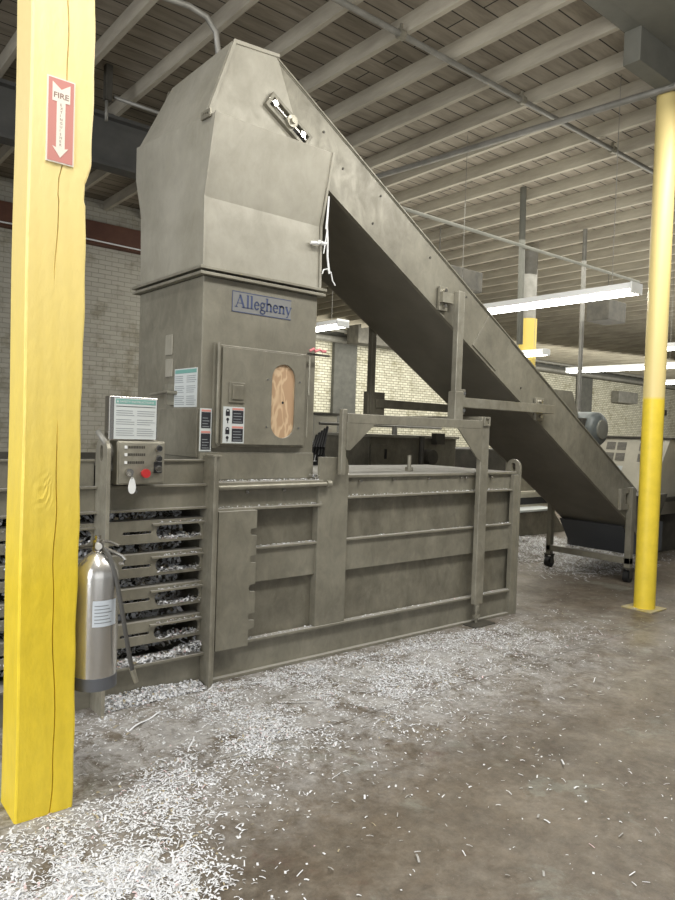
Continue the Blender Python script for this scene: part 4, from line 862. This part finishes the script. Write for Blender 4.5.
# drift heap at the slats' foot and bale visible through the slats
dr_ = crumbs(2600, lambda r: (lambda x, t: (x, 3.705-.11*t, .004+.07*(1-t)*(.35+.65*vn(x, 0.3, 9))*max(.15, min(1, (2.1-x)/.25) if x > 1.85 else 1)))(r.uniform(1.42, 2.03), r.random()**.8), .008, .028, 21, .8)
solo('paper_shreds', dr_, SHRED, 'shreds heaped between the two steel posts below the slats', 'paper shreds', (1.75, 3.65, 0), kind='stuff')
def bale(r):
    x = r.uniform(.3, 2.02); z = r.uniform(.22, 1.06)
    return (x, 3.81+r.uniform(0, .07)+.03*math.sin(x*9+z*13)+(.12 if x > 1.82 and z > .3 else 0), z)
solo('baled_paper', crumbs(5600, bale, .018, .05, 22, 1.2), [SHW, SHG, SHP, SHK], 'shredded paper packed inside the baler behind the slats', 'paper', (1.2, 3.9, .2), kind='stuff')
sl = MB()
for zc in (0.94, 0.75, 0.555, 0.36):
    for (xa, xb, n_) in ((1.76, 2.03, 170), (.9, 1.36, 120)):
        c_ = crumbs(n_, lambda r: (r.uniform(xa, xb), r.uniform(3.705, 3.77), zc-.046+abs(r.gauss(0, .010))), .008, .024, int(zc*1000)+int(xa*10), .7)
        k = len(sl.v); sl.v += c_.v; sl.f += [tuple(k+j for j in f) for f in c_.f]; sl.mi += c_.mi
        c_ = crumbs(n_//2, lambda r: (r.uniform(xa, xb), r.uniform(3.70, 3.73), zc+.048+abs(r.gauss(0, .004))), .006, .018, int(zc*1000)+int(xa*10)+5, .5)
        k = len(sl.v); sl.v += c_.v; sl.f += [tuple(k+j for j in f) for f in c_.f]; sl.mi += c_.mi
c_ = crumbs(900, lambda r: (lambda x: (x, r.uniform(3.665, 3.76), .203+r.random()*(.018+.055*max(0, (x-1.85)/.18))))(r.uniform(1.46, 2.03)), .008, .028, 31, .8)
k = len(sl.v); sl.v += c_.v; sl.f += [tuple(k+j for j in f) for f in c_.f]; sl.mi += c_.mi
solo('paper_crumbs', sl, SHRED, 'paper scraps lodged in the slots and lower ledge of the slatted side', 'paper scraps', (1.7, 3.72, .2), kind='stuff')
# larger loose strips lying about
strips = [((1.62, 3.00), .9, .16), ((2.75, 3.05), 2.3, .14), ((3.55, 3.25), .5, .15), ((3.05, 2.85), .1, .13), ((2.35, 3.12), 2.6, .22), ((1.30, 2.62), 1.3, .10), ((1.55, 3.37), .5, .26), ((7.3, 4.3), -.6, .30), ((5.2, 2.9), .8, .12), ((2.0, 2.35), .3, .07)]
SL = ['white paper strip pointing away from camera, right of the timber post foot', 'long pale paper strip lying below the middle of the baler side',
      'paper strip near the baler skirt left of the screw jack', 'wide white scrap in the shred field below the middle side post',
      'longest pale strip running diagonally across the shred field', 'curled white scrap on bare floor just right of the timber post',
      'long flat strip at the foot of the slatted side', 'white strip lying under the conveyor tail between its casters',
      'small white strip on open floor left of the right yellow column', 'short white scrap at the edge of the front shred pile']
proto = None
for i, ((x, y), a_, L_) in enumerate(strips):
    if proto is None:
        mb = MB(); n_ = 6
        for k in range(n_): pass
        top_ = [(-.5+k/n_, .045*math.sin(k*1.1)*1.0, .006+.02*abs(math.sin(k*.9))) for k in range(n_+1)]
        vs_ = [(u, v_-.05, z) for u, v_, z in top_]+[(u, v_+.05, z+.004) for u, v_, z in top_]
        mb.add(vs_, [(k, k+1, n_+2+k, n_+1+k) for k in range(n_)])
        proto = link_mesh('paper_strip', mb, SHW, (0, 0, 0)); o = proto
    else:
        o = proto.copy(); COL.objects.link(o)
    o.location = (x, y, 0.001); o.rotation_euler = (0, 0, a_); o.scale = (L_, L_*.38, L_*1.5)
    o['label'] = SL[i]; o['category'] = 'paper strip'; o['group'] = 'loose paper strips on the floor'
